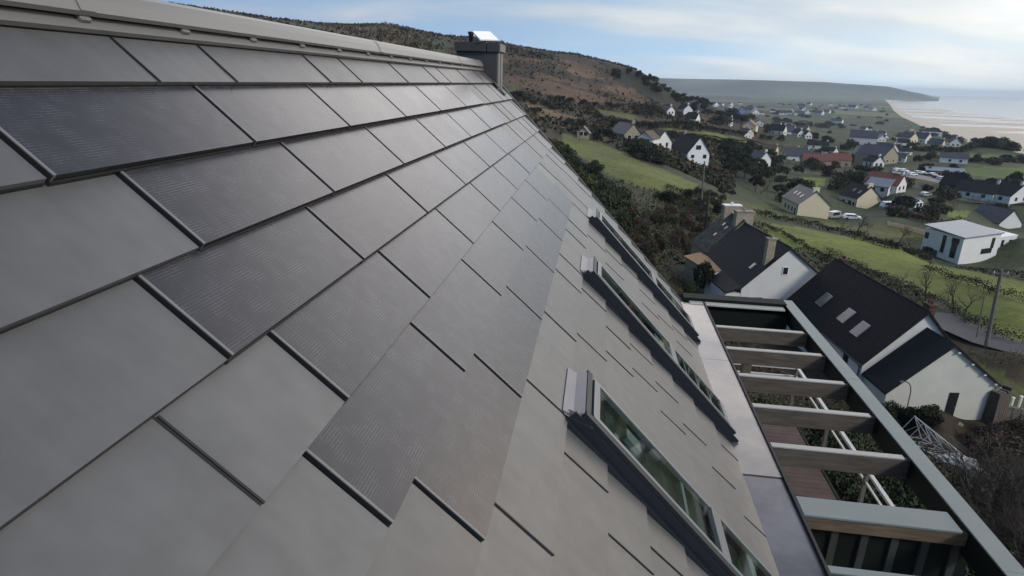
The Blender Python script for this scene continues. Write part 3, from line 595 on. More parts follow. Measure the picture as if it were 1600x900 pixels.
# satellite panel on the chimney
q=[on_u(737,48,12.55),on_u(750,61,12.02),on_u(779.5,62,12.32),on_u(766,49,12.85)]
nrm=np.cross(q[2]-q[0],q[3]-q[1]); nrm/=np.linalg.norm(nrm); nrm*=np.sign(nrm[2])
ctr=sum(q)/4
dish=empty('satellite_panel',(ctr[0],ctr[1],.66),'flat white rectangular satellite internet panel tilted on top of the dark chimney','antenna')
d_=MB(); d_.hexa([tuple(p-nrm*.03-np.array(dish.location)) for p in q],[tuple(p-np.array(dish.location)) for p in q],0); d_.build('panel',M_['dish'],dish,bevel=.006)
m_=MB(); m_.tube((0,0,-.01),tuple(ctr-nrm*.03-np.array(dish.location)),.028,.022,10); m_.box((0,0,0.0),(.12,.12,.02)); m_.build('mast',M_['black'],dish)
# ------------------------------------------------------------------ terrace frame beside the eaves
perg=empty('terrace_frame',tuple(HP(9,3,-6.9)),'open green painted timber roof frame with bare joists over the terrace beside the eaves','pergola')
def pg(o): o.parent=perg; o.matrix_parent_inverse=Matrix.Translation(perg.location).inverted(); return o
bpy.context.view_layer.update()
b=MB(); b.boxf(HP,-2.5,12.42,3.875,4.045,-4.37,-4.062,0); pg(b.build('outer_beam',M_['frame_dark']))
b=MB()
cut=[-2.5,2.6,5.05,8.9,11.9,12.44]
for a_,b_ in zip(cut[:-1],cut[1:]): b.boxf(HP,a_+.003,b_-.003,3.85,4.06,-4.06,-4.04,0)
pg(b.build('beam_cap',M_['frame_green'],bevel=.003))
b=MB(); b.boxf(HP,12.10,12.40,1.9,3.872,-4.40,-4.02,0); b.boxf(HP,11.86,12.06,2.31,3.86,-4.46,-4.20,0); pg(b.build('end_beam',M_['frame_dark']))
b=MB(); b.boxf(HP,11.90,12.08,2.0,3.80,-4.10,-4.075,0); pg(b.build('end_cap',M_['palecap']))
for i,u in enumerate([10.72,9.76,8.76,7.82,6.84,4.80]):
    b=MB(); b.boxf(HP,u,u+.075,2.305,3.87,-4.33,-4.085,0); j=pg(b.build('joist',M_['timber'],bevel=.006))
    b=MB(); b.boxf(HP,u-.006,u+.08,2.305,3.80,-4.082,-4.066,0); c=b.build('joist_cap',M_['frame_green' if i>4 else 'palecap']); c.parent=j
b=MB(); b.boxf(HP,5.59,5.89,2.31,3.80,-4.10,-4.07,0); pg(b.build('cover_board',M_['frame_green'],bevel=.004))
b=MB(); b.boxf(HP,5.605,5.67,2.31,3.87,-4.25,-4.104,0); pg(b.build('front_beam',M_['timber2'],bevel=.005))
b=MB(); b.boxf(HP,5.70,5.74,2.31,4.0,-6.9,-4.26,0); sc_=pg(b.build('screen',M_['frame_dark']))
for i in range(6):
    b=MB(); e=2.36+.29*i; b.boxf(HP,5.67,5.697,e,e+.07,-6.9,-4.27,0); x=b.build('screen_slat',M_['slatgrey']); x.parent=sc_
for (u,e) in ((12.15,3.25),(12.1,2.55)):
    b=MB(); b.boxf(HP,u,u+.17,e,e+.17,-6.9,-4.41,0); pg(b.build('post',M_['timber'],bevel=.006))
# lower terrace with deck and railing
ter=empty('lower_terrace',tuple(HP(9,3,-9.6)),'raised terrace of reddish boards with a pale handrail under the open frame','terrace')
bpy.context.view_layer.update()
def tg(o): o.parent=ter; o.matrix_parent_inverse=Matrix.Translation(ter.location).inverted(); return o
b=MB(); e=1.66; u=4.6
while u<13.3:
    b.boxf(HP,u,u+.135,1.66,4.63,-6.94,-6.90,0); u+=.142
tg(b.build('deck',M_['deck']))
b=MB(); b.boxf(HP,4.6,13.35,4.64,4.69,-7.1,-6.89,0); b.boxf(HP,13.35,13.4,1.66,4.69,-7.1,-6.89,0); tg(b.build('edge_board',M_['frame_dark']))
b=MB(); b.boxf(HP,4.6,13.35,4.70,4.77,-5.93,-5.88,0); b.boxf(HP,13.30,13.37,3.2,4.695,-5.93,-5.88,0); tg(b.build('handrail',M_['rail'],bevel=.006))
b=MB(); b.boxf(HP,4.6,13.35,4.72,4.75,-6.12,-6.09,0); b.boxf(HP,13.32,13.35,3.2,4.70,-6.12,-6.09,0); tg(b.build('mid_rail',M_['rail']))
for u in (5.6,7.6,9.4,11.2,13.3):
    b=MB(); b.boxf(HP,u,u+.06,4.70,4.76,-7.0,-5.935,0); tg(b.build('rail_post',M_['pole']))
for u in (5.2,9.0,13.2):
    b=MB(); b.boxf(HP,u,u+.12,3.85,3.97,-11,-6.95,0); tg(b.build('support_post',M_['timber']))

# ================================================================== vegetation builders
def leaf_mesh(name,C,sz,tint,material,flat=.0,seed=0):
    r=np.random.default_rng(seed); n=len(C); C=np.asarray(C,float); sz=np.asarray(sz,float)
    a=r.normal(size=(n,3)); a/=np.linalg.norm(a,axis=1)[:,None]; b=r.normal(size=(n,3)); b-=a*(a*b).sum(1)[:,None]; b/=np.linalg.norm(b,axis=1)[:,None]
    a*=sz[:,None]; b*=(sz*r.uniform(.45,.8,n))[:,None]
    P=np.stack([C-a,C-b*.9,C+a,C+b*.9],1).reshape(-1,3)
    me=bpy.data.meshes.new(name); me.vertices.add(4*n); me.vertices.foreach_set('co',P.ravel()); me.loops.add(4*n); me.loops.foreach_set('vertex_index',np.arange(4*n)); me.polygons.add(n)
    me.polygons.foreach_set('loop_start',np.arange(n)*4); me.polygons.foreach_set('loop_total',np.full(n,4)); me.update()
    t=np.asarray(tint,float)
    if t.ndim==1: t=np.repeat(t[:,None],3,1)
    at=me.color_attributes.new('tint','FLOAT_COLOR','POINT'); c=np.concatenate([np.repeat(t,4,0),np.ones((4*n,1))],1); at.data.foreach_set('color',c.astype(np.float32).ravel())
    me.materials.append(material); return me
def crown_pts(nclump,nleaf,leaf,seed,shape='bush',taper=.0):
    r=np.random.default_rng(seed); C=[];T=[];Sz=[]
    for i in range(nclump):
        if shape=='bush': a=r.uniform(0,2*math.pi); rr=.72*math.sqrt(r.uniform()); z=r.uniform(.12,.86)*(1-.45*rr**2); c=np.array([rr*math.cos(a),rr*math.sin(a),z]); s=np.array([.30,.30,.22])*r.uniform(.7,1.25)
        elif shape=='round': a=r.uniform(0,2*math.pi); u=r.uniform(-.8,1); q=math.sqrt(1-min(1,u*u))*.55; c=np.array([q*math.cos(a),q*math.sin(a),.66+.24*u]); s=np.array([.22,.22,.13])*r.uniform(.7,1.3)
        else: z=(i+.5)/nclump; q=.36*(1-z)+.03; a=r.uniform(0,2*math.pi); c=np.array([q*.6*math.cos(a),q*.6*math.sin(a),.1+.9*z]); s=np.array([q*.8+.03,q*.8+.03,.10])
        d=r.normal(size=(nleaf,3)); d/=np.linalg.norm(d,axis=1)[:,None]; rad=r.uniform(.55,1.08,nleaf)[:,None]
        p=c+d*rad*s; p[:,2]=np.maximum(p[:,2],.01); C.append(p); T.append(np.full(nleaf,r.uniform(.55,1.5))*r.uniform(.7,1.3,nleaf)); Sz.append(np.full(nleaf,leaf)*r.uniform(.6,1.4,nleaf))
    return np.concatenate(C),np.concatenate(Sz),np.concatenate(T)
def bare_mesh(name,seed,material,levels=4,n0=5,spread=.5,thick=.022,h=1.0,single=False):
    r=random.Random(seed); mb=MB()
    def strip(a,b,ra,rb):
        d=(b-a); x=d.orthogonal().normalized(); y=d.normalized().cross(x)
        for k in range(3):
            t0=2*math.pi*k/3; t1=2*math.pi*(k+1)/3
            mb.face([a+ra*(math.cos(t0)*x+math.sin(t0)*y),a+ra*(math.cos(t1)*x+math.sin(t1)*y),b+rb*(math.cos(t1)*x+math.sin(t1)*y),b+rb*(math.cos(t0)*x+math.sin(t0)*y)])
    def grow(p,d,L,rad,lv):
        m=p+d*L*.5+Vector((r.gauss(0,1),r.gauss(0,1),r.gauss(0,.6)))*L*.07; e=p+d*L+Vector((r.gauss(0,1),r.gauss(0,1),r.gauss(0,.6)))*L*.10
        strip(p,m,rad,rad*.8); strip(m,e,rad*.8,rad*.55)
        if lv<=0: return
        for i in range(r.choice((2,3,3,4))):
            nd=(d+Vector((r.gauss(0,1),r.gauss(0,1),r.gauss(.15,.7)))*spread).normalized(); q=m.lerp(e,r.uniform(.1,1)); grow(q,nd,L*r.uniform(.55,.8),rad*.55,lv-1)
    if single: grow(Vector((0,0,0)),Vector((r.gauss(0,.06),r.gauss(0,.06),1)).normalized(),.36*h,thick*1.6,levels+1)
    else:
        for i in range(n0): grow(Vector((r.gauss(0,.12),r.gauss(0,.12),0)),Vector((r.gauss(0,.5),r.gauss(0,.5),1)).normalized(),.40*h,thick,levels)
    o=mb.build(name,material); me=o.data; bpy.data.objects.remove(o); return me
L_dark=leaf_mat('dark_evergreen_leaves',(.026,.034,.016)); L_gorse=leaf_mat('gorse_leaves',(.046,.050,.018)); L_brown=leaf_mat('brown_winter_leaves',(.060,.043,.028)); L_hedge=leaf_mat('hedge_leaves',(.030,.036,.018)); L_under=leaf_mat('shrub_leaves',(.036,.046,.024)); L_scrub=leaf_mat('scrub_leaves',(1,1,1),0); L_olive=leaf_mat('olive_leaves',(.050,.052,.026),.3); L_scrubb=leaf_mat('heath_bush_leaves',(.040,.034,.022)); L_far=leaf_mat('distant_foliage',(.026,.030,.018),.35)
NEAR=[leaf_mesh('bush',*crown_pts(26,210,.050,s),m,seed=s) for s,m in ((1,L_dark),(2,L_dark),(3,L_dark),(4,L_gorse))]
NEARB=[leaf_mesh('bush',*crown_pts(22,150,.050,s),m,seed=s) for s,m in ((11,L_brown),(12,L_brown))]
UND=[leaf_mesh('shrub',*crown_pts(26,170,.034,s),L_under,seed=s) for s in (21,22,23)]
FAR=[leaf_mesh('bush',*crown_pts(15,85,.075,s),m,seed=s) for s,m in ((31,L_far),(32,L_olive),(33,L_far),(34,L_brown),(35,L_hedge))]
FARS=[leaf_mesh('bush',*crown_pts(16,70,.075,s),m,seed=s) for s,m in ((61,L_scrubb),(62,L_far),(63,L_scrubb),(64,L_brown))]
PINE=[leaf_mesh('pine_tree',*crown_pts(12,30,.12,s,'pine'),L_dark,seed=s) for s in (41,42)]
ROUND=[leaf_mesh('tree',*crown_pts(20,60,.075,s,'round'),m,seed=s) for s,m in ((51,L_dark),(52,L_dark),(53,L_far))]
BARE=[bare_mesh('bare_shrub',s,M_['twig'],4,6,.55,.013) for s in (1,2,3)]+[bare_mesh('bare_shrub',9,M_['twigpale'],3,5,.5,.014)]
BARETREE=[bare_mesh('bare_tree',s,M_['twig'],4,1,.5,.02,single=True) for s in (5,6)]
def plant(me,P,h,wid,label,cat,group=None,name=None,sink=.1):
    o=bpy.data.objects.new(name or me.name.split('.')[0],me); COL.objects.link(o); o.location=(P[0],P[1],P[2]-sink*h*.5); o.scale=(wid,wid*random.uniform(.85,1.15),h); o.rotation_euler=(0,0,random.uniform(0,6.28)); return tag(o,label,cat,group)
def trunk_tree(me,P,h,wid,label,cat,group=None,proto={}):
    t=empty('tree',P,label,cat,group); t.scale=(wid,wid,h)
    if 'tr' not in proto:
        mb=MB(); mb.tube((0,0,-.1),(.01,0,.3),.045,.03,6); mb.tube((.01,0,.3),(0,.02,.62),.03,.012,6)
        for i in range(4): a=i*1.6; mb.tube((.005,0,.28+.06*i),(.25*math.cos(a),.25*math.sin(a),.55+.06*i),.016,.005,5)
        proto['tr']=mb.build('trunk',M_['bark'],t); proto['tr'].parent=t
    else: c=proto['tr'].copy(); COL.objects.link(c); c.parent=t
    o=bpy.data.objects.new('crown',me); COL.objects.link(o); o.parent=t; o.rotation_euler=(0,0,random.uniform(0,6.28)); return t
def hedge(px,h,wd,label,leafm,dens=16,leaf=.10,seed=1,cat='hedge'):
    r=np.random.default_rng(seed); pts=[G(*p) for p in px]; C=[];
    for a,b in zip(pts[:-1],pts[1:]):
        L=np.linalg.norm(b[:2]-a[:2]); n=int(max(60,L*dens*2.6)); t=r.uniform(0,1,n); q=a+(b-a)*t[:,None]; q[:,2]=zt(q[:,0],q[:,1])
        nrm=np.array([-(b-a)[1],(b-a)[0],0])/max(L,.1); bumps=.72+.28*np.sin(t*L*.9+seed)*np.cos(t*L*.37+1)+r.normal(0,.08,n)
        q+=nrm*(r.uniform(-1,1,n)*wd*.5*bumps)[:,None]; q[:,2]+=h*bumps*np.sqrt(r.uniform(0,1,n))*.9; C.append(q)
    C=np.concatenate(C); c0=C.mean(0); k=np.clip(np.hypot(*c0[:2])/90,.75,3)*.8
    me=leaf_mesh('hedge',C-c0,leaf*k*r.uniform(.7,1.5,len(C)),r.uniform(.5,1.5,len(C))*(.8+.4*np.sin(C[:,0]*.8+C[:,1]*.5)),leafm,seed=seed)
    o=bpy.data.objects.new('hedge',me); COL.objects.link(o); o.location=c0; return tag(o,label,cat)
# ================================================================== houses
def gable_house(name,label,org,yaw,xl,xr,heL,heR,hr,L,wallm,roofm,wins=(),rwins=(),chims=(),over=.25,th=.14,group=None,cat='house',roofname='roof',bury=3.0):
    h=empty(name,org,label,cat,group,yaw)
    w_=MB(); sec=[(-xl,-bury),(xr,-bury),(xr,heR),(0,hr),(-xl,heL)]
    n=len(sec)
    w_.face([(x,0,z) for x,z in sec]); w_.face([(x,L,z) for x,z in sec][::-1])
    for i in (0,1,4):
        j=(i+1)%n; w_.face([(sec[i][0],0,sec[i][1]),(sec[i][0],L,sec[i][1]),(sec[j][0],L,sec[j][1]),(sec[j][0],0,sec[j][1])])
    w_.build('wall',wallm,h)
    rf=MB(); sl=(hr-heL)/xl; srr=(hr-heR)/xr; e=.004; oe=over*.8
    def slope(x1,z1): 
        rf.hexa([(0,-over,hr+e),(x1,-over,z1+e),(x1,L+over,z1+e),(0,L+over,hr+e)],[(0,-over,hr+e+th*1.25),(x1,-over,z1+e+th),(x1,L+over,z1+e+th),(0,L+over,hr+e+th*1.25)])
    slope(-xl-oe,heL-sl*oe); slope(xr+oe,heR-srr*oe)
    rf.tube((0,-over,hr+th*1.3),(0,L+over,hr+th*1.3),.07,.07,6)
    r_=rf.build(roofname,roofm,h)
    for wn in wins:
        kind,f,a,z,ww,hh=wn[:6]; fm=wn[6] if len(wn)>6 else M_['white']; gm_=wn[7] if len(wn)>7 else M_['glass']
        def place(mb,w2,h2,d):
            if f=='G': mb.box((a,-d/2,z),(w2,d,h2))
            elif f=='L': mb.box((-xl-d/2,a,z),(d,w2,h2))
            else: mb.box((xr+d/2,a,z),(d,w2,h2))
        m1=MB(); place(m1,ww+.14,hh+.14,.05); o=m1.build(kind,fm,h); m2=MB(); place(m2,ww,hh,.066); m2.build('pane',gm_,o)
    if math.hypot(org[0],org[1])<260:
        for sx,zz in ((-xl-oe-.05,heL-sl*oe+.03),(xr+oe+.05,heR-srr*oe+.03)):
            m1=MB(); m1.tube((sx,-over,zz),(sx,L+over,zz),.07,.07,8); m1.build('gutter',M_['slatgrey'],h)
            m1=MB(); x_=(-xl-.06 if sx<0 else xr+.06); m1.path([(sx,.25,zz),(x_,.25,zz-.3),(x_,.25,-.6)],.045,6); m1.build('downpipe',M_['slatgrey'],h)
    for (f,y,t,ww,hh) in rwins:
        x1=(-xl if f=='L' else xr); dz=(heL if f=='L' else heR)-hr; ln=math.hypot(x1,dz); ux=np.array([x1/ln,0,dz/ln]); up=np.array([-ux[2]*np.sign(x1)*-1 if False else 0,0,0]); nn=np.array([-dz/ln*np.sign(x1),0,abs(x1)/ln])
        base=np.array([0,y,hr+e+th*1.2])
        f3=lambda a,b,c:base+ux*a+np.array([0,b,0])+nn*c
        m1=MB(); m1.boxf(f3,t*ln-hh/2-.06,t*ln+hh/2+.06,-ww/2-.06,ww/2+.06,-.05,.05); o=m1.build('roof_window',M_['alu'],r_); m2=MB(); m2.boxf(f3,t*ln-hh/2,t*ln+hh/2,-ww/2,ww/2,0,.062); x=m2.build('roof_window_pane',M_['rglass'],r_)
    for (x,y,wx,wy,z0,z1,cm,capm) in chims:
        m1=MB(); m1.box((x,y,(z0+z1)/2),(wx,wy,z1-z0)); c=m1.build('chimney',cm,h,bevel=.02)
        m2=MB(); m2.box((x,y,z1+.06),(wx+.14,wy+.14,.12)); 
        for k in (-1,1): m2.tube((x,y+k*wy*.22,z1+.12),(x,y+k*wy*.22,z1+.38),.09,.075,8)
        m2.build('chimney_cap',capm,c)
    return h
def from_px(Y0,yaw,zb,A,EL,ER,B):
    o=on_y(*A,Y0); ca,sa=math.cos(yaw),math.sin(yaw); ex=np.array([ca,sa,0]); ey=np.array([-sa,ca,0])
    def pl(p): g=ray(*p); t=(o@ey)/(g@ey); P=g*t-o; return P@ex,P[2]+o[2]-zb
    hr=o[2]-zb; l=pl(EL); g=ray(*B); t=(o@ex)/(g@ex); L=(g*t-o)@ey
    if ER is None: r=(-l[0],l[1])
    else: r=pl(ER)
    return np.array([o[0],o[1],zb]),-l[0],r[0],l[1],r[1],hr,L,pl
VEC=lambda *a:np.array(a,float)
ZB=-20.9
oA,xlA,xrA,hlA,hrA,hA,LA,plA=from_px(54,R(3.5),ZB,(1234,389),(1159,449),(1281,431),(1164,353))
print('A',oA,xlA,xrA,hlA,hrA,hA,LA)
gw=plA((1227,423)); g2=plA((1182,465)); chx,chz=plA((1200,374))
hsA=gable_house('slate_house','white rendered house with black slate roof and a tall cream chimney on its near slope',oA,R(3.5),xlA,xrA,hlA,hrA,hA,LA,M_['wall'],M_['slate'],
  wins=[('window','G',gw[0],gw[1],.42,.62),('window','G',g2[0],g2[1]-.3,.9,.5,M_['black'])],rwins=[('L',1.6,.62,.35,.55)],chims=[(-1.55,.55,.75,.5,hA-3.2,hA+.75,M_['stone'],M_['stone'])],over=.18)
lp=plA((1134,458)); ml=MB(); ml.hexa([(-xlA-.05,-.2,hlA-.02),(lp[0]-.1,-.2,lp[1]),(lp[0]-.1,LA*.75,lp[1]),(-xlA-.05,LA*.75,hlA-.02)],[(-xlA-.05,-.2,hlA+.12),(lp[0]-.1,-.2,lp[1]+.12),(lp[0]-.1,LA*.75,lp[1]+.12),(-xlA-.05,LA*.75,hlA+.12)]); ml.build('lean_to_roof',M_['slate'],hsA)
ml=MB(); ml.boxf(lambda a,b,c:(a,b,c),lp[0],-xlA-.004,.02,LA*.73,-3,lp[1]-.02); ml.build('lean_to_wall',M_['wall'],hsA)
oM,xlM,xrM,hlM,hrM_,hM,LM,_=from_px(oA[1]+LA+.9,R(3.5),ZB,(1163,347),(1103,393),None,(1139,325))
print('M',oM,xlM,hlM,hM,LM)
gable_house('stone_cottage','old cottage with mossy slate roof and two pale capped chimneys behind the black slate house',oM,R(3.5),xlM,xrM,hlM,hrM_,hM,LM,M_['stone'],M_['moss'],
  rwins=[('L',LM*.3,.35,.25,.3),('L',LM*.55,.3,.25,.3),('L',LM*.4,.6,.25,.3)],chims=[(.1,.6,1.9,.8,hM-1.2,hM+1.0,M_['stone'],M_['stone']),(.1,LM-.5,1.9,.8,hM-1.2,hM+1.0,M_['stone'],M_['bright'])],over=.1)
# tan roofed shed
zs=-17.0; q=[on_z(1068,401,zs),on_z(1112,428,zs-.25),on_z(1140,421,zs-.25),on_z(1094,395.5,zs)]; sh=empty('shed',tuple(np.mean(q,0)*[1,1,0]+VEC(0,0,ZB)),'low shed with tan sheet roof and white fascia beside the black slate roof','shed'); o0=np.array(sh.location)
m=MB(); m.hexa([p-o0 for p in q],[p-o0+VEC(0,0,.1) for p in q]); m.build('roof',M_['tan_tile'],sh)
m=MB(); d=(q[2]-q[1]); d/=np.linalg.norm(d); nrm=VEC(d[1],-d[0],0); m.hexa([q[1]-o0+VEC(0,0,-.55)+nrm*.004,q[2]-o0+VEC(0,0,-.55)+nrm*.004,q[2]-o0+VEC(0,0,-.55)-nrm*.05,q[1]-o0+VEC(0,0,-.55)-nrm*.05],[q[1]-o0-VEC(0,0,.004)+nrm*.004,q[2]-o0-VEC(0,0,.004)+nrm*.004,q[2]-o0-VEC(0,0,.004)-nrm*.05,q[1]-o0-VEC(0,0,.004)-nrm*.05]); m.build('fascia',M_['white'],sh)
cq=np.mean(q,0); qi=[cq+(p-cq)*.88 for p in q]; m=MB(); m.hexa([p*[1,1,0]+VEC(0,0,ZB-1)-o0 for p in qi],[p-o0-VEC(0,0,.03) for p in qi]); m.build('wall',M_['stone'],sh)
# dark roofed house with three roof windows, and its lower wing
oB,xlB,xrB,hlB,hrB,hB,LB,plB=from_px(40,R(0),ZB,(1449,489),(1349,566),None,(1305,417))
print('B',oB,xlB,hlB,hB,LB)
hsB=gable_house('dark_roofed_house','house with big brown black tiled roof holding three roof windows and a brick chimney',oB,0,xlB,xrB,hlB,hrB,hB,LB,M_['wall'],M_['slate_brown'],
  rwins=[('L',3.0,.70,.95,1.15),('L',5.4,.66,.95,1.15),('L',9.1,.66,.95,1.15)],chims=[(.7,.9,.5,.7,hB-1.5,hB+.28,M_['brick'],M_['brick']),(.3,LB-.6,.45,.6,hB-1.2,hB+.3,M_['brick'],M_['brick'])],wins=[('window','L',2.2,hlB-.75,.5,.5,M_['black'])])
oX,xlX,xrX,hlX,hrX,hX,LX,plX=from_px(37.2,R(0),ZB,(1490,540),(1386,611),(1556,599),(1439,511))
print('X',oX,xlX,xrX,hlX,hrX,hX,LX)
dr=plX((1486,633)); 
ext=empty('dummy',(0,0,0),'x','x'); bpy.data.objects.remove(ext)
rel=oX-oB
m=MB(); sec=[(-xlX,-2),(xrX,-2),(xrX,hrX),(0,hX),(-xlX,hlX)]; Lx=2.79; T=lambda x,y,z:(x+rel[0],y+rel[1],z)
m.face([T(x,0,z) for x,z in sec])
for i in (1,4):
    j=(i+1)%5; m.face([T(sec[i][0],0,sec[i][1]),T(sec[i][0],Lx,sec[i][1]),T(sec[j][0],Lx,sec[j][1]),T(sec[j][0],0,sec[j][1])])
m.build('wing_wall',M_['wingwall'],hsB)
m=MB()
for (x1,z1) in ((-xlX-.2,hlX-.2*(hX-hlX)/xlX),(xrX+.25,hrX-.25*(hX-hrX)/xrX)):
    m.hexa([T(0,-.22,hX+.004),T(x1,-.22,z1),T(x1,Lx-.01,z1),T(0,Lx-.01,hX+.004)],[T(0,-.22,hX+.16),T(x1,-.22,z1+.13),T(x1,Lx-.01,z1+.13),T(0,Lx-.01,hX+.16)])
m.build('wing_roof',M_['slate'],hsB)
m=MB(); m.box(T(dr[0],-.02,.0+1.02),(.62,.04,2.05)); dd=m.build('door',M_['black'],hsB); m=MB(); m.box(T(dr[0]+.2,-.05,1.0),(.03,.03,.14)); m.build('handle',M_['alu'],dd)
m=MB(); m.box(T(dr[0],-.35,-.02),(1.3,.7,.16)); m.build('door_step',M_['stone'],hsB)
m=MB(); m.path([T(xrX+.2,-.28,hrX-.15),T(xrX-.02,-.1,hrX-.5),T(xrX-.02,-.1,-.5)],.04,8); m.build('downpipe',M_['white'],hsB)
for k,t in enumerate((.12,.42,.70,.95)):
    m=MB(); x=(xrX+.1)*t; z=hX-(hX-hrX)*t; m.box(T(x-.05,-.12,z-.12),(.16,.2,.08)); m.build('purlin_end',M_['white'],hsB)
# cream houses, A-frame house, grey roofed house
def fitted(name,label,pos,yaw,L,He,Hr,W,wm,rm,**k): return gable_house(name,label,pos,R(yaw),W/2,W/2,He,He,Hr,L,wm,rm,**k)
fitted('cream_house','cream house with three bright roof windows on its slate grey roof beside the green paddock',(77.34,159.27,-31.53),-2.3,11.5,3.31,6.68,8,M_['cream'],M_['slate_grey'],
  wins=[('door','L',1.6,1.05,.9,2.1),('window','L',3.6,1.5,1.0,1.2),('window','L',6.0,1.5,1.0,1.2),('window','L',8.4,1.5,1.0,1.2)],rwins=[('L',3.2,.55,.8,1.1),('L',5.8,.5,.8,1.1),('L',8.0,.5,.8,1.1)],chims=[(0,.7,1.6,.7,5.5,7.5,M_['cream'],M_['cream'])])
fitted('cream_house','cream house with purplish slate roof and two roof windows beside a white parked van',(111.71,195.4,-35.72),7.1,9.5,3.54,7.16,8,M_['cream'],M_['slate'],
  wins=[('window','L',1.4,1.6,.9,1.2),('window','L',3.3,1.6,1.6,1.6),('window','L',6.5,1.6,1.2,1.2),('window','R',3,1.6,1.2,1.2)],rwins=[('L',2.0,.55,.9,1.2),('L',5.0,.5,.8,1.1)],chims=[(0,.7,1.6,.7,6.0,8.1,M_['cream'],M_['cream'])])
fitted('gabled_house','tall white house with steep dark gable roof and a window in its triangular gable',(62.17,215.39,-24.4),11.1,14.2,2.93,8.06,8,M_['wall2'],M_['slate'],
  wins=[('window','G',-.3,4.6,1.7,1.3,M_['black']),('window','G',-2.1,1.6,1.2,1.1),('window','G',2.3,1.6,1.3,1.3),('window','L',2.5,1.5,1.2,1.2),('window','L',6,1.5,1.2,1.2),('window','L',9.5,1.5,1.2,1.2)],over=.45,chims=[(0,12,.9,.9,7,9.2,M_['stone'],M_['stone'])])
fitted('grey_roofed_house','house with wide grey slate roof and pale gable just behind the flat roofed white villa',(148.77,183.76,-38.2),11.1,10.4,1.9,5.66,8,M_['wall'],M_['slate_grey'],
  wins=[('window','L',8.5,1.0,1.4,.9)],rwins=[('L',2.0,.6,.8,1.1),('L',5.2,.5,.8,1.1),('L',7.7,.5,.8,1.1)])
# modern white villa
pn=on_y(1507.7,372,118); pb=on_y(1501.4,414.2,118); H=pn[2]-pb[2]; pl_=on_z(1444.3,353,pn[2]+.15); pr_=on_z(1569,363.6,pn[2]+.15)
zb=pb[2]; print('modern',pn,H,np.linalg.norm(pl_-pn),np.linalg.norm(pr_-pn))
ex=(pr_-pn)*[1,1,0]; Wm=np.linalg.norm(ex); ex/=Wm; eyv=(pl_-pn)*[1,1,0]; Lm=np.linalg.norm(eyv); eyv/=Lm
vil=empty('flat_roofed_villa',(pn[0],pn[1],zb),'white two storey modern villa with pale flat roof and dark vertical windows','house'); vo=np.array(vil.location)
VP=lambda a,b,c:ex*a+eyv*b+VEC(0,0,c)
m=MB(); m.boxf(VP,.25,Wm-.25,.25,Lm-.25,-3,H-.15); m.build('wall',M_['wall'],vil)
m=MB(); m.hexa([VP(-.1,-.1,H-.14),VP(Wm+.1,-.1,H-.0),VP(Wm+.1,Lm+.1,H+.45),VP(-.1,Lm+.1,H+.3)],[VP(-.1,-.1,H+.08),VP(Wm+.1,-.1,H+.22),VP(Wm+.1,Lm+.1,H+.67),VP(-.1,Lm+.1,H+.52)]); m.build('roof',M_['zinc'],vil)
def vw(face,a,z,w_,h_,name='window',gmat=None):
    fn=(lambda p,q,c:VP(p,.25-q,c)) if face=='R' else (lambda p,q,c:VP(.25-q,p,c))
    m=MB(); m.boxf(fn,a-w_/2-.08,a+w_/2+.08,0,.05,z-h_/2-.08,z+h_/2+.08); o=m.build(name,M_['black'],vil); m=MB(); m.boxf(fn,a-w_/2,a+w_/2,.0,.06,z-h_/2,z+h_/2); m.build('pane',gmat or M_['glass'],o)
for a,z,w_,h_ in ((.13,.45,0,0),): pass
vw('L',Lm*.20,H*.80,Lm*.16,.9); vw('L',Lm*.20,H*.28,Lm*.11,1.1); vw('L',Lm*.20,H*.55,Lm*.12,1.9,'window',M_['slatgrey']); vw('L',Lm*.46,H*.56,.7,3.4); vw('L',Lm*.90,H*.70,.8,1.1); vw('L',Lm*.76,H*.22,1.6,.7); vw('L',Lm*.74,H*.10,3.6,1.6,'garage_door',M_['slatgrey'])
vw('R',Wm*.80,H*.66,.9,2.0); vw('R',Wm*.68,H*.38,3.4,.95)
m=MB(); m.boxf(VP,Wm-.24,Wm+9,2.2,Lm-.6,-3,H*.70); m.build('side_wing',M_['wall'],vil); m=MB(); m.boxf(VP,Wm-.2,Wm+9.1,2.1,Lm-.5,H*.70+.003,H*.70+.14); m.build('wing_parapet',M_['bright'],vil)
for a,z,w_,h_ in ((Wm+4.2,H*.40,.8,1.9),(Wm+3.7,H*.12,1.1,.4),(Wm+7.0,H*.4,1.0,1.6)):
    fn=lambda p,q,c:VP(p,2.2-q,c); m=MB(); m.boxf(fn,a-w_/2-.06,a+w_/2+.06,0,.05,z-h_/2-.06,z+h_/2+.06); o=m.build('window',M_['black'],vil); m=MB(); m.boxf(fn,a-w_/2,a+w_/2,0,.06,z-h_/2,z+h_/2); m.build('pane',M_['glass'],o)
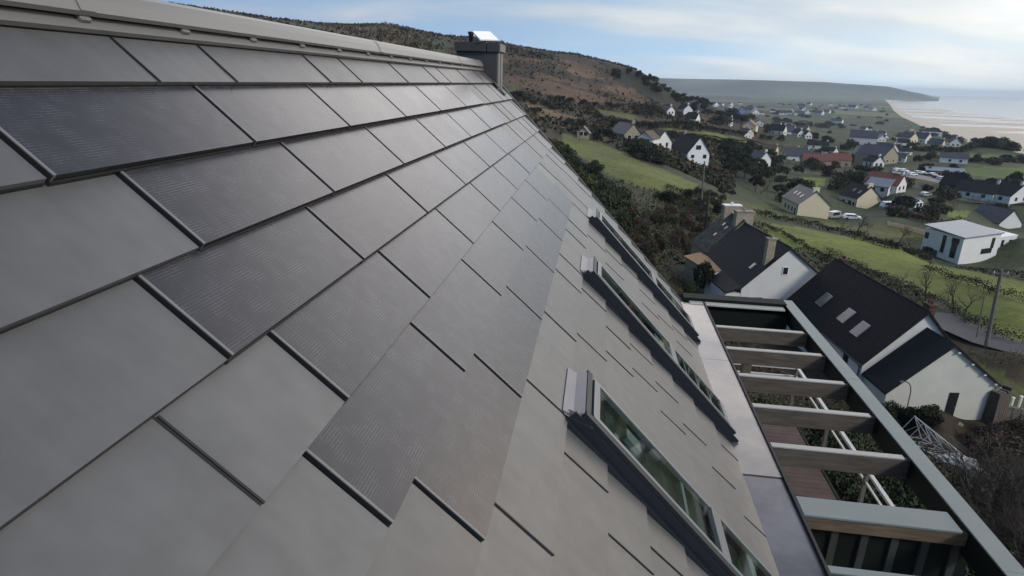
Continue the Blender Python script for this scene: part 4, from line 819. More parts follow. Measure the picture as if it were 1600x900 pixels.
# ------------------------------------------------------------------ middle distance houses, one by one
TAKEN=[]
def mid(px,py,name,label,wm,rm,W=8,L=10,He=2.8,pit=.95,yaw=None,group=None,chim=True,cat='house',win=True):
    P=G(px,py); TAKEN.append((P[0],P[1],max(W,L)))
    yaw=R(yaw if yaw is not None else 0); Hr=He+W/2*pit
    d=math.hypot(P[0],P[1])
    wins=[('window','G',-W*.2,1.5,1.2,1.2),('window','G',W*.2,1.5,1.2,1.2),('window','L',L*.25,1.4,1.2,1.2),('window','L',L*.65,1.4,1.2,1.2)] if win and d<750 else []
    return gable_house(name,label,P,yaw,W/2,W/2,He,He,Hr,L,wm,rm,wins=wins,group=group,cat=cat,chims=[(0,.6,1.0,.8,Hr-1,Hr+1.1,wm,M_['stone'])] if chim else [],over=.3)
WL,CRM,SLG,SLD,RT,BT=M_['wall'],M_['cream'],M_['slate_grey'],M_['slate'],M_['red_tile'],M_['brown_tile']
mid(1006,228,'cottage','small white gabled cottage left of the brown roofed house above the paddock',WL,BT,5,7,2.2,.8,-30,chim=False)
mid(1036,233,'brown_roofed_house','low house under a broad brown roof close behind the steep gabled white house',WL,BT,9,10,2.2,.85,40,chim=False)
mid(988,222,'cottage','small house with grey roof and white gable stripe at the upper edge of the paddock',M_['stone'],SLG,6,9,2.5,1.0,20)
mid(911,217,'barn','little barn with pale gable edge at the top corner of the paddock',M_['stone'],SLG,3.6,5,1.6,1.0,-10,chim=False)
mid(1074,184,'hillside_villa','tall white hillside villa with slim chimney under the wooded slope',WL,SLD,6,8,5.0,.9,15)
mid(1090,193,'hillside_house','white house with dark roof just right of the tall hillside villa',WL,SLD,8,9,2.8,.9,55)
mid(1048,180,'hillside_house','half hidden white bungalow highest on the wooded slope',WL,SLG,6,8,2.6,.8,30)
mid(1143,197,'hillside_house','white house with bluish slate roof at the foot of the wooded slope',WL,SLG,7,10,3,.9,60)
mid(1170,204,'farmhouse','cream farmhouse with tan roof at the foot of the wooded slope',CRM,M_['tan_tile'],9,9,3.2,.7,-30)
mid(1194,264,'white_villa','white villa with tall chimney among dark trees above the cream houses',WL,SLG,6,7,4.0,1.0,20)
mid(1226,211,'house','white house with dark steep roof left of the twin small gables',WL,SLD,8,11,3,1,50)
mid(1251,215,'house','narrow white gable, left one of the twin small gables in the village',WL,SLD,5,9,3,1.1,5)
mid(1263,217,'house','narrow white gable, right one of the twin small gables in the village',WL,SLD,5,9,3,1.1,5)
mid(1262,194,'house','long pale house in front of the dark round wood in the village',WL,SLG,9,14,3,.6,70)
mid(1368,227,'manor','large white house with blue grey slate roof and twin gable chimneys in the village',WL,SLG,10,17,5.0,.9,62)
mid(1316,193,'house','white house with blue grey roof at the edge of the far green field',WL,SLG,12,18,4.0,.6,50)
mid(1470,213,'pavilion','long low pale building beside the dark shore trees',WL,M_['zinc'],12,24,3.2,.35,70,chim=False)
mid(1450,224,'house','white house with twin peaked roof near the shore trees',WL,SLG,9,12,3.5,.9,30)
mid(1427,224,'house','stone coloured house with grey roof left of the twin peaked roof near the shore',CRM,SLG,8,10,4,.9,20)
mid(1492,230,'house','small white gable standing alone under the dark shore trees',WL,SLD,7,10,3,1,-20)
mid(1473,231,'house','pale cottage between the twin peaked house and the lone white gable',CRM,SLG,7,9,2.6,.9,40)
mid(1390,256,'barn','big plain barn with grey hipped roof in the middle of the village',M_['stone'],SLG,13,15,4.0,.7,30,chim=False)
mid(1372,262,'cottage','small white cottage below the big grey barn',WL,SLD,6,7,2.6,.9,10)
for i,(x,lab) in enumerate(((1283,'left house of the long red tiled row in the village'),(1304,'middle house of the long red tiled row in the village'),(1325,'right house of the long red tiled row in the village'))):
    mid(x,262-i,'row_house',lab,M_['stone'],RT,8,9.5,3.4,.75,80,chim=i!=1)
mid(1262,254,'house','house with blue grey slate roof at the left end of the red tiled row',WL,SLG,9,12,3.5,.8,75)
mid(1407,301,'red_roofed_house','house with bright red tiled roof beside the pale car park',WL,RT,8,10,2.6,.75,40)
mid(1393,303,'annex','pale grey roofed annex on the left side of the red roofed house',WL,M_['zinc'],7,7,2.4,.6,40,chim=False)
mid(1434,329,'white_shed','small white shed with pale blue roof among brown bushes',WL,M_['zinc'],4,5,2.4,.5,30,chim=False,cat='shed')
mid(1510,302,'house','house with dark blue slate roof and blue door beside the small bright lawn',M_['slatgrey'],SLD,6,8,2.6,1,30)
mid(1556,313,'bungalow','white bungalow with dark green black roof, left half of a pair at the right edge',WL,SLD,9,11,2.4,.7,40)
mid(1592,318,'bungalow','white bungalow with dark green black roof and wide pale gable at the right edge',WL,SLD,10,12,2.6,.7,20)
mid(1502,278,'pavilion','long low grey shed beyond the bungalow with dark roof',M_['slatgrey'],M_['zinc'],6,14,2.6,.4,70,chim=False,cat='shed')
mid(1510,256,'farm_shed','small pale farm shed in the far right green fields',WL,SLG,7,12,2.8,.6,60,chim=False,cat='shed')
mid(1159,178,'blue_roofed_hall','hall with a vivid blue roof beyond the end of the hill',M_['blue'],M_['blue'],16,22,4,.5,60,chim=False,cat='hall')
# scattered small houses of the village (nothing tells them apart at this size)
rv=random.Random(11)
protos=[]
def village(n,poly,sizes,label,group,wm,rm,cat='house',minpix=0):
    bb=[min(p[0] for p in poly),max(p[0] for p in poly),min(p[1] for p in poly),max(p[1] for p in poly)]; src=None; k=0; tries=0
    while k<n and tries<n*40:
        tries+=1; x=rv.uniform(bb[0],bb[1]);y=rv.uniform(bb[2],bb[3])
        if not inpoly(np.array([x]),np.array([y]),poly)[0]: continue
        if any(inpoly(np.array([x]),np.array([y]),pg_)[0] for pg_,_,f_ in COVER if f_ and pg_[0][0]>1000): continue
        P=G(x,y)
        if P[2]<SEA+1.5: continue
        if any(math.hypot(P[0]-a,P[1]-b)<c+3 for a,b,c in TAKEN): continue
        s=rv.uniform(*sizes); TAKEN.append((P[0],P[1],10*s))
        if src is None:
            src=gable_house('village_house',label,P,0,4,4,2.9,2.9,6.4,10,wm,rm,wins=[('window','G',-1.6,1.5,1.2,1.3),('window','G',1.6,1.5,1.2,1.3),('window','L',2.5,1.5,1.2,1.3),('window','L',7,1.5,1.2,1.3)],chims=[(0,.6,1,.8,5.6,7.4,wm,M_['stone'])],over=.3,group=group); o=src; first=True
        else: o=copy_tree(src); o.location=P
        o.rotation_euler=(0,0,rv.choice((0,1.57,.4,1.2,.8))+rv.uniform(-.3,.3)); o.scale=(s,s*rv.uniform(.8,1.5),s*rv.uniform(.85,1.1)); k+=1
MIDP=[(1130,200),(1200,196),(1300,196),(1420,200),(1480,226),(1490,240),(1430,262),(1350,262),(1250,255),(1190,240),(1150,222)]
village(12,MIDP,(.65,.9),'white walled house with dark slate roof among trees in the middle of the village','white houses in the village',WL,SLD)
village(10,MIDP,(.65,.95),'pale house with blue grey roof among trees in the middle of the village','grey roofed houses in the village',WL,SLG)
village(6,MIDP,(.65,.9),'cream house with brown tiled roof among trees in the middle of the village','brown roofed houses in the village',CRM,BT)
FARP=[(1105,163),(1200,160),(1390,164),(1380,176),(1200,184),(1140,176)]
village(26,FARP,(1.0,1.7),'tiny pale house with grey roof in the far settlement on the plain','houses of the far settlement',M_['wall2'],SLG)
village(10,FARP,(1.0,1.9),'tiny white house with dark roof in the far settlement on the plain','dark roofed houses of the far settlement',M_['wall2'],SLD)
# ------------------------------------------------------------------ cars
def car(P,yaw,label,group,paint,van=False,proto={}):
    key_=(paint.name,van)
    if key_ in proto:
        o=copy_tree(proto[key_]); o.location=P; o.rotation_euler=(0,0,yaw); return tag(o,label,'van' if van else 'car',group)
    c=empty('parked_van' if van else 'parked_car',P,label,'van' if van else 'car',group,yaw); proto[key_]=c
    m=MB(); L=4.3 if not van else 5.0; hw=.85; prof=[(-L/2,.35),(-L/2,.85),(-L/2+.15,.95),(-L/2+.5,1.42 if not van else 1.9),(.55 if not van else 1.2,1.46 if not van else 1.95),(1.15 if not van else 1.7,.98 if not van else 1.15),(L/2-.1,.85),(L/2,.6),(L/2,.35)]
    for i in range(len(prof)):
        a,b=prof[i],prof[(i+1)%len(prof)]; m.face([(a[0],-hw,a[1]),(a[0],hw,a[1]),(b[0],hw,b[1]),(b[0],-hw,b[1])])
    m.face([(x,-hw,z) for x,z in prof]); m.face([(x,hw,z) for x,z in prof][::-1]); m.build('body',paint,c,bevel=.05)
    t=1.3 if not van else 1.75
    for s in (-1,1):
        m=MB(); m.hexa([(-L/2+.5,s*.86,1.0),(1.0,s*.86,1.0),(1.0,s*.87,1.0),(-L/2+.5,s*.87,1.0)],[(-L/2+.65,s*.86,t),(.6,s*.86,t),(.6,s*.87,t),(-L/2+.65,s*.87,t)]); m.build('side_window',M_['glass'],c)
    m=MB(); x0,x1=(1.12,.62) if not van else (1.68,1.28); m.hexa([(x0+.03,-.72,1.02),(x0+.03,.72,1.02),(x0+.05,.72,1.03),(x0+.05,-.72,1.03)],[(x1+.03,-.68,t),(x1+.03,.68,t),(x1+.05,.68,t),(x1+.05,-.68,t)]); m.build('windscreen',M_['glass'],c)
    for x in (-L/2+.8,L/2-.85):
        for s in (-1,1):
            m=MB(); m.tube((x,s*.70,.32),(x,s*.88,.32),.32,.32,12); wv_=m.build('wheel',M_['tyre'],c)
    return c
paints=[mat('white_car_paint',(.75,.76,.78),.3,0,.01),mat('silver_car_paint',(.42,.44,.46),.3,.4,.01),mat('dark_car_paint',(.03,.035,.05),.3,0,.01)]
for i,(x,y) in enumerate(((1402,268),(1411,269),(1417,272),(1425,275),(1434,272),(1441,273),(1449,276),(1457,275),(1463,279),(1470,281))):
    k=(0,0,1,0,1,0,2,0,2,1)[i]; car(G(x,y),R(20+10*(i%3)),['small white car parked in the car park beyond the red roof','small silver car parked in the car park beyond the red roof','small dark car parked in the car park beyond the red roof'][k],['white cars in the car park','silver cars in the car park','dark cars in the car park'][k],paints[k])
car(G(1303,341),R(30),'silver van parked behind the cream house by the paddock',None,paints[1],True); car(G(1331,343),R(-15),'white car on the drive between the two cream houses',None,paints[0]); car(G(1388,325),R(10),'white van parked against the right wall of the second cream house',None,paints[0],True)
car(G(1445,307),R(30),'silver car on the lane between the red roof and the hedge',None,paints[1]); car(G(1483,311),R(-20),'dark car at the bend of the lane beside the small bright lawn',None,paints[2])
# ------------------------------------------------------------------ poles, lamp, lattice, walls, fence
def pole(bx,by,tx,ty,rad,label,m_,arm=True,lean=None):
    P=G(bx,by); d=math.hypot(P[0],P[1]); g=ray(tx,ty); g=g/math.hypot(g[0],g[1]); top=g*d
    e=empty('utility_pole',P,label,'utility pole'); t=top-P; m=MB(); m.tube((0,0,-.4),tuple(t),rad,rad*.7,10); m.build('pole',m_,e)
    if arm:
        m=MB(); m.box(tuple(t*.95),(1.3,.09,.10)); a=m.build('crossarm',m_,e)
        for k in (-.55,0,.55):
            m=MB(); m.tube(tuple(t*.95+VEC(k,0,.05)),tuple(t*.95+VEC(k,0,.22)),.035,.025,8); m.build('insulator',M_['white'],a)
    return t+P
T1=pole(1541,543,1565,421,.17,'thick grey concrete utility pole beside the road',M_['pole']); pole(1526,530,1538,463,.07,'thin post standing left of the thick concrete pole',M_['pole'],False)
T2=pole(1096,318,1101,252,.19,'tall grey pole in front of the steep gabled white house',M_['pole'],False); T3=pole(1092,425,1108,306,.16,'dark wooden pole rising in front of the mossy cottage roof',M_['polewood'],False)
T4=pole(905,222,906,197,.14,'slim pole at the left corner of the paddock',M_['pole'],False); pole(1163,470,1164,432,.05,'x',M_['pole'],False) if False else None
P=G(1417,672); lamp=empty('street_lamp',P,'slim garden lamp with curved neck in front of the cream gabled wing','street lamp'); d=math.hypot(P[0],P[1])
def at_d(x,y): g=ray(x,y); g=g/math.hypot(g[0],g[1]); return g*d-P
pts=[(0,0,-.3)]+[tuple(at_d(x,y)) for x,y in ((1417.5,637),(1423,612),(1423,604),(1420.5,599),(1416,596.5),(1411,596))]
m=MB(); m.path(pts,.035,8); m.build('post',M_['pole'],lamp); m=MB(); a=VEC(*pts[-1]); m.tube(tuple(a+VEC(.02,0,.02)),tuple(a+VEC(-.16,0,-.06)),.05,.09,10); m.build('lamp_head',M_['pole'],lamp); m=MB(); b_=VEC(*pts[1]); m.tube(tuple(b_-VEC(0,0,.25)),tuple(b_),.09,.07,10); m.build('collar',M_['black'],lamp)
# lattice frame with plastic sheet
q0=G(1420,690);q1=G(1528,748); ax=(q1-q0); Lq=np.linalg.norm(ax[:2]); ax=ax/np.linalg.norm(ax); sd=np.cross(ax,[0,0,1]); sd/=np.linalg.norm(sd)
lat=empty('lattice_frame',q0,'collapsed white tubular lattice frame lying among bare shrubs beside the terrace','frame'); f=lambda a,b,c:ax*a+sd*b+VEC(0,0,c)
ch_=[lambda t:f(t*Lq,-.6,.35-.1*t),lambda t:f(t*Lq,.75,.3+.0*t),lambda t:f(t*Lq,.05+.2*t,1.75-1.0*t)]
for c in ch_:
    m=MB(); m.tube(tuple(c(0)),tuple(c(1)),.038,.034,8); m.build('chord',M_['lattice'],lat)
K=5
for i in range(K+1):
    for (a,b) in ((0,1),(1,2),(2,0)):
        m=MB(); m.tube(tuple(ch_[a](i/K)),tuple(ch_[b](i/K)),.022,.022,6); m.build('strut',M_['lattice'],lat)
        if i<K and (a,b)!=(0,1): m=MB(); m.tube(tuple(ch_[a](i/K)),tuple(ch_[b]((i+1)/K)),.018,.018,6); m.build('brace',M_['lattice'],lat)
import bmesh
bm=bmesh.new(); bmesh.ops.create_icosphere(bm,subdivisions=4,radius=1)
for v in bm.verts:
    n=math.sin(v.co.x*7+2*v.co.y)*math.cos(v.co.y*6+v.co.z*5)*.12+math.sin(v.co.x*17+v.co.z*13)*.05+random.uniform(-.03,.03); v.co*=1+n; v.co.z=max(v.co.z*.62,-.2)
me=bpy.data.meshes.new('plastic_sheet'); bm.to_mesh(me); bm.free(); me.materials.append(M_['plastic']); o=bpy.data.objects.new('plastic_sheet',me); COL.objects.link(o); P=G(1492,738); o.location=P+VEC(0,0,.35); o.scale=(.95,.75,.75); tag(o,'crumpled translucent plastic sheet heaped against the white lattice frame','plastic sheet')
def wall_strip(px,h,th_,label,m_,name='stone_wall',cat='wall'):
    pts=[G(*p) for p in px]; m=MB(); c0=pts[0]
    for a,b in zip(pts[:-1],pts[1:]):
        d_=(b-a); d_[2]=0; d_/=np.linalg.norm(d_); n_=VEC(-d_[1],d_[0],0)*th_/2
        n=6
        for i in range(n):
            p=a+(b-a)*i/n-c0; q_=a+(b-a)*(i+.995)/n-c0; hh=h*random.uniform(.9,1.08); m.hexa([p-n_-VEC(0,0,.5),q_-n_-VEC(0,0,.5),q_+n_-VEC(0,0,.5),p+n_-VEC(0,0,.5)],[p-n_*.8+VEC(0,0,hh),q_-n_*.8+VEC(0,0,hh),q_+n_*.8+VEC(0,0,hh),p+n_*.8+VEC(0,0,hh)])
    o=m.build(name,m_,bevel=.03); o.location=c0; return tag(o,label,cat)
wall_strip([(1541,662),(1562,650)],2.2,.7,'rough reddish stone wall stub at the right corner of the gabled wing',M_['brickstone'])
wall_strip([(1562,652),(1640,668)],.9,.4,'low grey stone garden wall right of the gabled wing',M_['stonewall'])
wall_strip([(1385,352),(1450,368),(1480,378)],1.0,.3,'pale low boundary wall along the lane behind the bare trees',M_['stone'],'boundary_wall')
for i,(x,y) in enumerate(((1559,632),(1569,634),(1577,642),(1590,640))):
    P=G(x,y); m=MB(); m.box((0,0,.35),(.13,.13,1.3)); m.box((0,0,1.03),(.18,.18,.06)); o=m.build('fence_post',M_['bright'],bevel=.01); o.location=P; tag(o,'short white garden post on the lawn beyond the stone wall','post','white garden posts on the lawn')
# paddock fence posts along the hedge
fp=None
for i in range(16):
    t=i/15; x=1195+255*t; y=340+62*t**1.05
    P=G(x,y)
    if fp is None: m=MB(); m.box((0,0,.5),(.14,.14,1.6)); fp=m.build('fence_post',M_['polewood'],bevel=.01); o=fp
    else: o=fp.copy(); COL.objects.link(o)
    o.location=P; tag(o,'dark wooden fence post along the hedge of the green paddock','post','fence posts along the paddock hedge')
# road
def road(px,wd,name='road',m_=None):
    pts=[G(*p) for p in px]; fine=[]
    for a,b in zip(pts[:-1],pts[1:]):
        n=max(2,int(np.linalg.norm(b-a)/2.5)); fine+= [a+(b-a)*i/n for i in range(n)]
    fine.append(pts[-1]); fine=np.array(fine); 
    for _ in range(3): fine[1:-1]=(fine[:-2]+2*fine[1:-1]+fine[2:])/4
    m=MB(); L_=[];R_=[]
    for i,p in enumerate(fine):
        d_=fine[min(i+1,len(fine)-1)]-fine[max(i-1,0)]; d_[2]=0; d_/=np.linalg.norm(d_); n_=VEC(-d_[1],d_[0],0)*wd/2
        zz=max(float(zt(*(p+k*n_)[:2])) for k in (-1,-.5,0,.5,1))+.07; a=p+n_; b=p-n_; a[2]=b[2]=zz; L_.append(a);R_.append(b)
    for i in range(len(fine)-1): m.face([R_[i],R_[i+1],L_[i+1],L_[i]])
    return tag(m.build(name,m_ or M_['asphalt'],smooth=True),kind='structure')
road([(1455,492),(1497,514),(1548,538),(1640,582)],4.6); road([(1640,327),(1560,319),(1500,314),(1450,298),(1400,285),(1340,268)],4.0,'lane'); road([(1050,207),(1110,213),(1180,221),(1260,232)],3.0,'lane')
road([(1395,271),(1430,276),(1475,284)],16,'car_park',mat('pale_gravel',(.22,.21,.20),.9,0,.1))
# ------------------------------------------------------------------ hedges
hedge([(1178,336),(1250,350),(1330,369),(1390,389),(1452,407)],1.7,1.6,'dark hedge with fence posts between the paddock and the two cream houses',L_hedge,30,.12,1)
hedge([(1441,424),(1508,443),(1549,459),(1625,487)],1.5,1.8,'dark hedge line crossing the paddock in front of the flat roofed villa',L_hedge,34,.11,2)
hedge([(1290,398),(1330,418),(1391,448),(1480,486),(1512,508),(1560,530),(1640,570)],1.8,1.6,'overgrown hedge along the road behind the house with three roof windows',L_hedge,44,.10,3)
hedge([(1500,562),(1545,573),(1640,600)],1.6,2.2,'dark hedge on the near side of the road',L_hedge,60,.09,4)
hedge([(1190,352),(1230,372),(1262,392),(1300,408)],1.2,1.0,'thin hedge descending the paddock behind the white gable of the slate house',L_hedge,34,.10,5)
hedge([(975,200),(1040,197),(1110,203),(1180,210)],2.6,3,'long dark hedge above the narrow green strip under the hill',L_far,14,.2,6)
hedge([(985,214),(1050,216),(1110,222),(1180,232)],2.4,3,'dark hedge below the narrow green strip under the hill',L_far,14,.2,7)
hedge([(1465,250),(1540,254),(1640,257)],3,5,'dark hedge between the two far right green fields',L_far,12,.2,8)
hedge([(1410,236),(1500,238),(1640,237)],4,6,'dark hedge below the shore trees on the far side of the green fields',L_far,10,.25,9)
hedge([(1475,286),(1540,291),(1640,288)],3,4,'hedge on the near side of the right hand green fields',L_far,14,.2,10)
hedge([(1405,338),(1450,350),(1500,356),(1530,362)],3,3,'brown tinged hedge behind the flat roofed villa',L_brown,22,.14,11)
hedge([(1040,296),(1075,306),(1100,312)],1.6,3,'dark hedge at the lower end of the sloping field',L_hedge,34,.12,12)
# ------------------------------------------------------------------ bushes and trees
GR_=[c for c,_,f_ in COVER if f_ and c[0][0]>870]
def infield(x,y,keep=GR_): return any(inpoly(np.array([x]),np.array([y]),p_)[0] for p_ in keep)
HB=[(oA,12),(oM,10),(oB+VEC(0,5,0),10),(oX,5),(np.mean(q,0) if False else oA,12),(vo+VEC(6,6,0),15)]
def clear(P,m=0):
    return not any(math.hypot(P[0]-o_[0],P[1]-o_[1])<r_ for o_,r_ in HB) and not any(math.hypot(P[0]-a,P[1]-b)<c*.6+m for a,b,c in TAKEN) and not any(math.hypot(P[0]-a,P[1]-b)<r_ for a,b,r_ in ((77.3,163,8),(111,199,8),(60,222,10),(147,188,9)))
rb=random.Random(5)
def scatter(n,xr_,yr_,cond,meshes,hr_,label,cat,group,aspect=(.8,1.3),trees=False,chk=True,name=None):
    k=0;t=0
    while k<n and t<n*30:
        t+=1; x=rb.uniform(*xr_);y=rb.uniform(*yr_)
        if not cond(x,y) or (1030<x<1124 and 236<y<302): continue
        P=G(x,y)
        if math.hypot(P[0]-60,P[1]-209)<11 or P[2]<SEA+1.2 or (chk and not clear(P,2)): continue
        h_=rb.uniform(*hr_); w_=h_*rb.uniform(*aspect)*.75
        me_=rb.choice(meshes)
        if trees: trunk_tree(me_,P,h_,h_*rb.uniform(*aspect),label,cat,group)
        else: plant(me_,P,h_,w_,label,cat,group,name)
        k+=1
fe=lambda x:np.interp(x,[840,880,915,950,1000,1045,1100],[195,230,252,275,300,308,318])
ge=lambda y:785+(y-134)*.82
scatter(34,(840,965),(240,400),lambda x,y:y>fe(x)+34 and x>ge(y)-22,NEAR,(2.4,4.0),'dark evergreen bush in the dense thicket beyond the roof verge','bush','evergreen thicket beyond the verge')
scatter(12,(850,930),(215,300),lambda x,y:y>fe(x)+12 and x>ge(y)-22 and x<fe(x)*0+935,NEAR,(2.2,3.4),'dark evergreen bush in the dense thicket beyond the roof verge','bush','evergreen thicket beyond the verge')
scatter(120,(955,1110),(318,472),lambda x,y:x>ge(y)-20 and y>fe(x)+18,NEARB+[BARE[0],BARE[1],BARE[2],BARE[3],BARE[1]],(1.0,2.1),'brown leafless bush in the rough ground before the slate house','bush','brown bushes before the slate house',name='bush')
scatter(12,(955,1110),(340,450),lambda x,y:x>ge(y)-10,[NEAR[0],NEAR[3]],(1.0,1.9),'low green bush in the rough ground before the slate house','bush','green bushes before the slate house')
P=G(1097,466); trunk=trunk_tree(ROUND[0],P,3.6,1.5,'narrow dark evergreen tree in front of the tan roofed shed','tree')
P=G(1076,474); plant(NEAR[1],P,2.3,.9,'dense dark conifer bush beside the tan roofed shed','bush')
scatter(22,(1122,1190),(236,300),lambda x,y:True,ROUND,(4.5,7),'dark tree in the grove right of the steep gabled white house','tree','dark grove by the gabled house',(.55,.8),True)
scatter(34,(1030,1190),(300,335),lambda x,y:not infield(x,y),[FAR[0],FAR[1],FAR[3],NEARB[0],BARE[0]],(1.2,2.0),'scrubby bush at the lower edge of the sloping field','bush','scrub below the sloping field')
scatter(14,(990,1050),(232,256),lambda x,y:not infield(x,y),[FAR[0],FAR[2],NEAR[2]],(3,4.2),'dark bush around the brown roofed house above the field','bush','bushes around the brown roofed house')
scatter(26,(885,1080),(196,214),lambda x,y:not infield(x,y),FARS,(2,3.6),'dark scrub bush along the upper edge of the sloping field','bush','scrub above the sloping field')
HEATH=[(790,150),(860,150),(1000,165),(1140,196),(1000,200),(900,196),(840,184)]
scatter(80,(800,1150),(120,205),lambda x,y:inpoly(np.array([x]),np.array([y]),HEATH)[0] and not infield(x,y,[c for c,_,f_ in COVER if f_]),FARS,(1.4,3.2),'dark scrub bush scattered on the heath of the hillside','bush','scrub bushes on the hillside',(1.2,2.2))
scatter(80,(960,1160),(112,186),lambda x,y:y>np.interp(x,[960,1010,1050,1100,1160],[104,116,131,156,176]) and y<np.interp(x,[985,1050,1100,1160],[122,158,180,192]),[FARS[1],FAR[0],FAR[2],FARS[0]],(2.5,4.5),'dark tree in the wood on the shoulder of the hill','tree','trees on the hill shoulder',(.8,1.3),name='tree')
scatter(9,(1050,1120),(130,166),lambda x,y:y>np.interp(x,[1050,1100,1160],[131,156,176])-1 and y<np.interp(x,[1050,1100,1160],[136,162,180]),[FAR[0],FAR[2],PINE[1]],(3,4.5),'dark tree standing on the skyline of the hill shoulder','tree','skyline trees',(.7,1.0),name='tree')
VILP=[(1140,205),(1300,200),(1450,203),(1600,232),(1600,330),(1530,345),(1400,345),(1330,300),(1200,325),(1180,250)]
scatter(95,(1140,1600),(200,345),lambda x,y:inpoly(np.array([x]),np.array([y]),VILP)[0] and not infield(x,y),FAR+ROUND[:1],(2.5,5.2),'dark bush or small tree between the village houses','tree','trees between the village houses',(.9,1.5),name='tree')
scatter(45,(1140,1600),(230,345),lambda x,y:inpoly(np.array([x]),np.array([y]),VILP)[0] and not infield(x,y),BARETREE+BARE[:2],(3,5.5),'leafless brown tree between the village houses','tree','leafless trees between the village houses',(.8,1.2),name='bare_tree')
scatter(16,(1255,1345),(205,300),lambda x,y:not infield(x,y),[FAR[0],FAR[1],FAR[2]],(3.5,6),'tall dark tree above the red tiled row','tree','dark trees around the red tiled row',(.8,1.2),name='tree')
scatter(46,(1440,1600),(200,236),lambda x,y:y<np.interp(x,[1440,1500,1600],[212,224,238]) and y>np.interp(x,[1440,1500,1600],[199,214,229]),FAR[:3]+[FAR[4]],(4.5,8),'dark wind shaped tree in the belt above the beach','tree','shore trees above the beach',(1.0,1.6),name='tree')
scatter(60,(1120,1390),(163,200),lambda x,y:not infield(x,y),FAR[:3],(3.5,7),'dark far tree among the distant houses on the plain','tree','far trees on the plain',(1.4,2.6),name='tree')
for i,(x,y,h_) in enumerate(((1318,368,5),(1335,374,5.5),(1350,372,4.5),(1402,386,5),(1420,392,4.5),(1455,395,4))): plant(BARETREE[i%2],G(x,y),h_,h_*.9,'leafless tree along the hedge right of the cream houses','tree','leafless trees along the paddock hedge','bare_tree',0)
for i,(x,y) in enumerate(((1505,495),(1488,490),(1410,462),(1445,474))): plant(BARETREE[i%2],G(x,y),4,3,'leafless roadside tree behind the dark tiled roof','tree','leafless roadside trees','bare_tree',0)
# clipped shrubs by the gabled wing
plant(NEAR[1],G(1444,662),1.5,1.15,'round clipped evergreen shrub in front of the gabled wing left of its door','shrub'); plant(NEAR[0],G(1398,662),1.6,1.5,'wide evergreen shrub at the left foot of the gabled wing','shrub'); plant(NEAR[2],G(1372,668),1.4,1.3,'low evergreen shrub between the terrace frame and the gabled wing','shrub')
# bare thicket right of the terrace
be=lambda y:1236+(y-470)*.848
scatter(120,(1380,1720),(690,1010),lambda x,y:x>be(y)+12 and (y>775 or x>1545),BARE[:3],(1.5,2.6),'leafless brown shrub in the tangled thicket right of the terrace','shrub','bare thicket right of the terrace',(1.0,1.5),chk=False)
scatter(14,(1480,1640),(720,960),lambda x,y:x>be(y)+20 and (y>780 or x>1550),[BARE[3]],(1.3,2.2),'pale twigged leafless shrub in the thicket right of the terrace','shrub','pale shrubs in the thicket',(1.0,1.4),chk=False)
scatter(22,(1530,1640),(690,750),lambda x,y:True,BARE[:3]+NEARB,(1.4,2.2),'reddish leafless shrub before the stone garden wall','shrub','reddish shrubs before the garden wall',chk=False,name='bare_shrub')
# leafy shrubs below the terrace
for i in range(44):
    u=4.5+14*(i/43)+rb.uniform(-.4,.4); e=rb.uniform(5.2,7.9); p_=HP(u,e,0); p_[2]=float(zt(p_[0],p_[1])); plant(rb.choice(UND),p_,rb.uniform(1.6,2.3),rb.uniform(1.0,1.5),'leafy green shrub below the railing of the lower terrace','shrub','shrubs below the terrace railing')
for i in range(14):
    u=13.8+rb.uniform(0,4); e=rb.uniform(1.5,7); p_=HP(u,e,0); p_[2]=float(zt(p_[0],p_[1])); plant(rb.choice(UND),p_,rb.uniform(1.6,2.3),rb.uniform(1.0,1.5),'leafy green shrub beyond the end of the lower terrace','shrub','shrubs beyond the terrace end')
# tree and spiky plant behind the ridge
for x,y,d_,h_ in ((62,6,17,9.6),(118,7,18,9.9),(150,15,19,9.6)):
    g=ray(x,y); g=g/math.hypot(g[0],g[1])*d_; zt_=float(zt(g[0],g[1])); plant(NEAR[3 if x>100 else 0],VEC(g[0],g[1],zt_),(g[2]-zt_)*1.03,2.2,['broad dark bush rising behind the ridge at the top left','tall olive bush rising behind the ridge at the top left','small bush at the right of those behind the ridge'][(x>100)+(x>140)],'bush',sink=0)
g=ray(338,45); g=g/math.hypot(g[0],g[1])*22; z0=float(zt(g[0],g[1])); sp_=empty('spiky_palm',(g[0],g[1],z0),'spiky leaved palm whose blades just clear the ridge left of the chimney','palm'); hz_=g[2]-z0
m=MB(); m.tube((0,0,-.2),(.1,0,hz_-.35),.13,.08,8); m.build('trunk',M_['bark'],sp_)
m=MB(); rp_=random.Random(4)
for i in range(46):
    a=rp_.uniform(0,6.28); el=rp_.uniform(-.3,1.2); d_=Vector((math.cos(a)*math.cos(el),math.sin(a)*math.cos(el),math.sin(el))); s_=d_.cross(Vector((0,0,1))).normalized()*.028; o_=Vector((.1,0,hz_-.35)); L_=rp_.uniform(.5,.75); m.face([o_-s_,o_+s_,o_+d_*L_*.6+s_*.8,o_+d_*L_*.6-s_*.8]); m.face([o_+d_*L_*.6-s_*.8,o_+d_*L_*.6+s_*.8,o_+d_*L_+Vector((0,0,-.08))])
m.build('leaf_blades',M_['palm'],sp_)
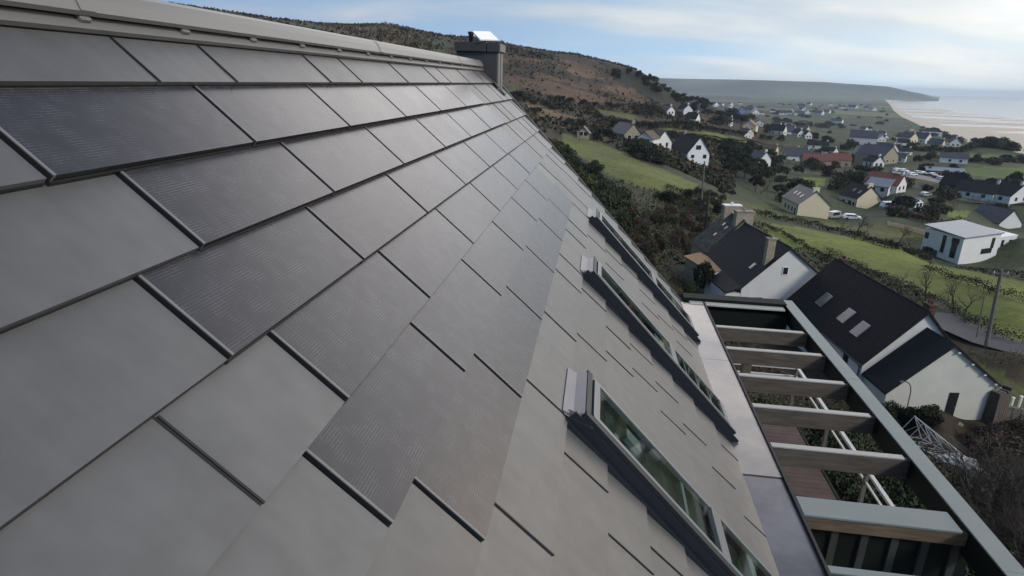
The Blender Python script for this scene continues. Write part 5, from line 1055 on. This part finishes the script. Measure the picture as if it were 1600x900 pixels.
# heath scrub on the hill: nobody could count it
n=150000; px_=RNG.uniform(100,1170,n); dd=np.exp(RNG.uniform(math.log(170),math.log(640),n)); az=np.arctan2(*(np.stack([ray(x,130)[:2] for x in px_]).T)); X=dd*np.sin(az);Y=dd*np.cos(az); Z=zt(X,Y); keep=fbm(X/25,Y/25,1)+.6*fbm(X/7,Y/7,5)+RNG.normal(0,.5,n)>.05
pxx,pyy,_=proj(np.stack([X,Y,Z],-1)); 
for p_,c_ in [(c,k_) for c,k_,f_ in COVER if f_]: keep&=~inpoly(pxx,pyy,p_)|((RNG.uniform(size=n)<.26) if c_[0]>c_[1] else False)
keep&=(pxx>720)|(RNG.uniform(size=n)<.6)
X,Y,Z=X[keep],Y[keep],Z[keep]; me=leaf_mesh('heath_scrub',np.stack([X,Y,Z+RNG.uniform(0,.9,len(X))],-1),RNG.uniform(.4,1.3,len(X)),np.where((fbm(X/40,Y/40,7)+RNG.normal(0,.5,len(X)))[:,None]>.2,np.array([.095,.066,.040]),np.array([.045,.044,.026]))*RNG.uniform(.6,1.4,len(X))[:,None],L_scrub,seed=3); o=bpy.data.objects.new('heath_scrub',me); COL.objects.link(o); tag(o,kind='stuff')

# rough undergrowth on the banks round the houses: nobody could count it
n=60000; px_=RNG.uniform(840,1640,n); dd=np.exp(RNG.uniform(math.log(11),math.log(120),n)); az=np.arctan2(*(np.stack([ray(x,300)[:2] for x in px_]).T)); X=dd*np.sin(az);Y=dd*np.cos(az); Z=zt(X,Y)
pxx,pyy,_=proj(np.stack([X,Y,Z],-1)); keep=np.ones(n,bool)
for p_ in [c for c,_,f_ in COVER if f_]: keep&=~inpoly(pxx,pyy,p_)
for o_,r_ in ((oA,7),(oM,7),(oB+VEC(0,5,0),8),(oX+VEC(0,-3,0),5.5),(vo+VEC(6,6,0),15)): keep&=np.hypot(X-o_[0],Y-o_[1])>r_
ue=np.stack([X*U[0]+Y*U[1],X*E_[0]+Y*E_[1]],-1); keep&=~((ue[:,0]<13.6)&(ue[:,1]<4.9)); keep&=~((pyy>470)&(pyy<600)&(pxx>1440))
X,Y,Z,dd=X[keep],Y[keep],Z[keep],dd[keep]; m_=fbm(X/5,Y/5,2)+RNG.normal(0,.4,len(X)); T=np.where(m_[:,None]>np.where(dd<35,-.4,.1)[:,None],np.array([.062,.045,.030]),np.array([.045,.052,.022]))*RNG.uniform(.5,1.5,len(X))[:,None]
me=leaf_mesh('undergrowth',np.stack([X,Y,Z+RNG.uniform(0,.45,len(X))**1.0],-1),np.clip(dd/60,.35,1.4)*RNG.uniform(.09,.22,len(X)),T,leaf_mat('undergrowth_leaves',(1,1,1),0),seed=8); o=bpy.data.objects.new('undergrowth',me); COL.objects.link(o); tag(o,kind='stuff')
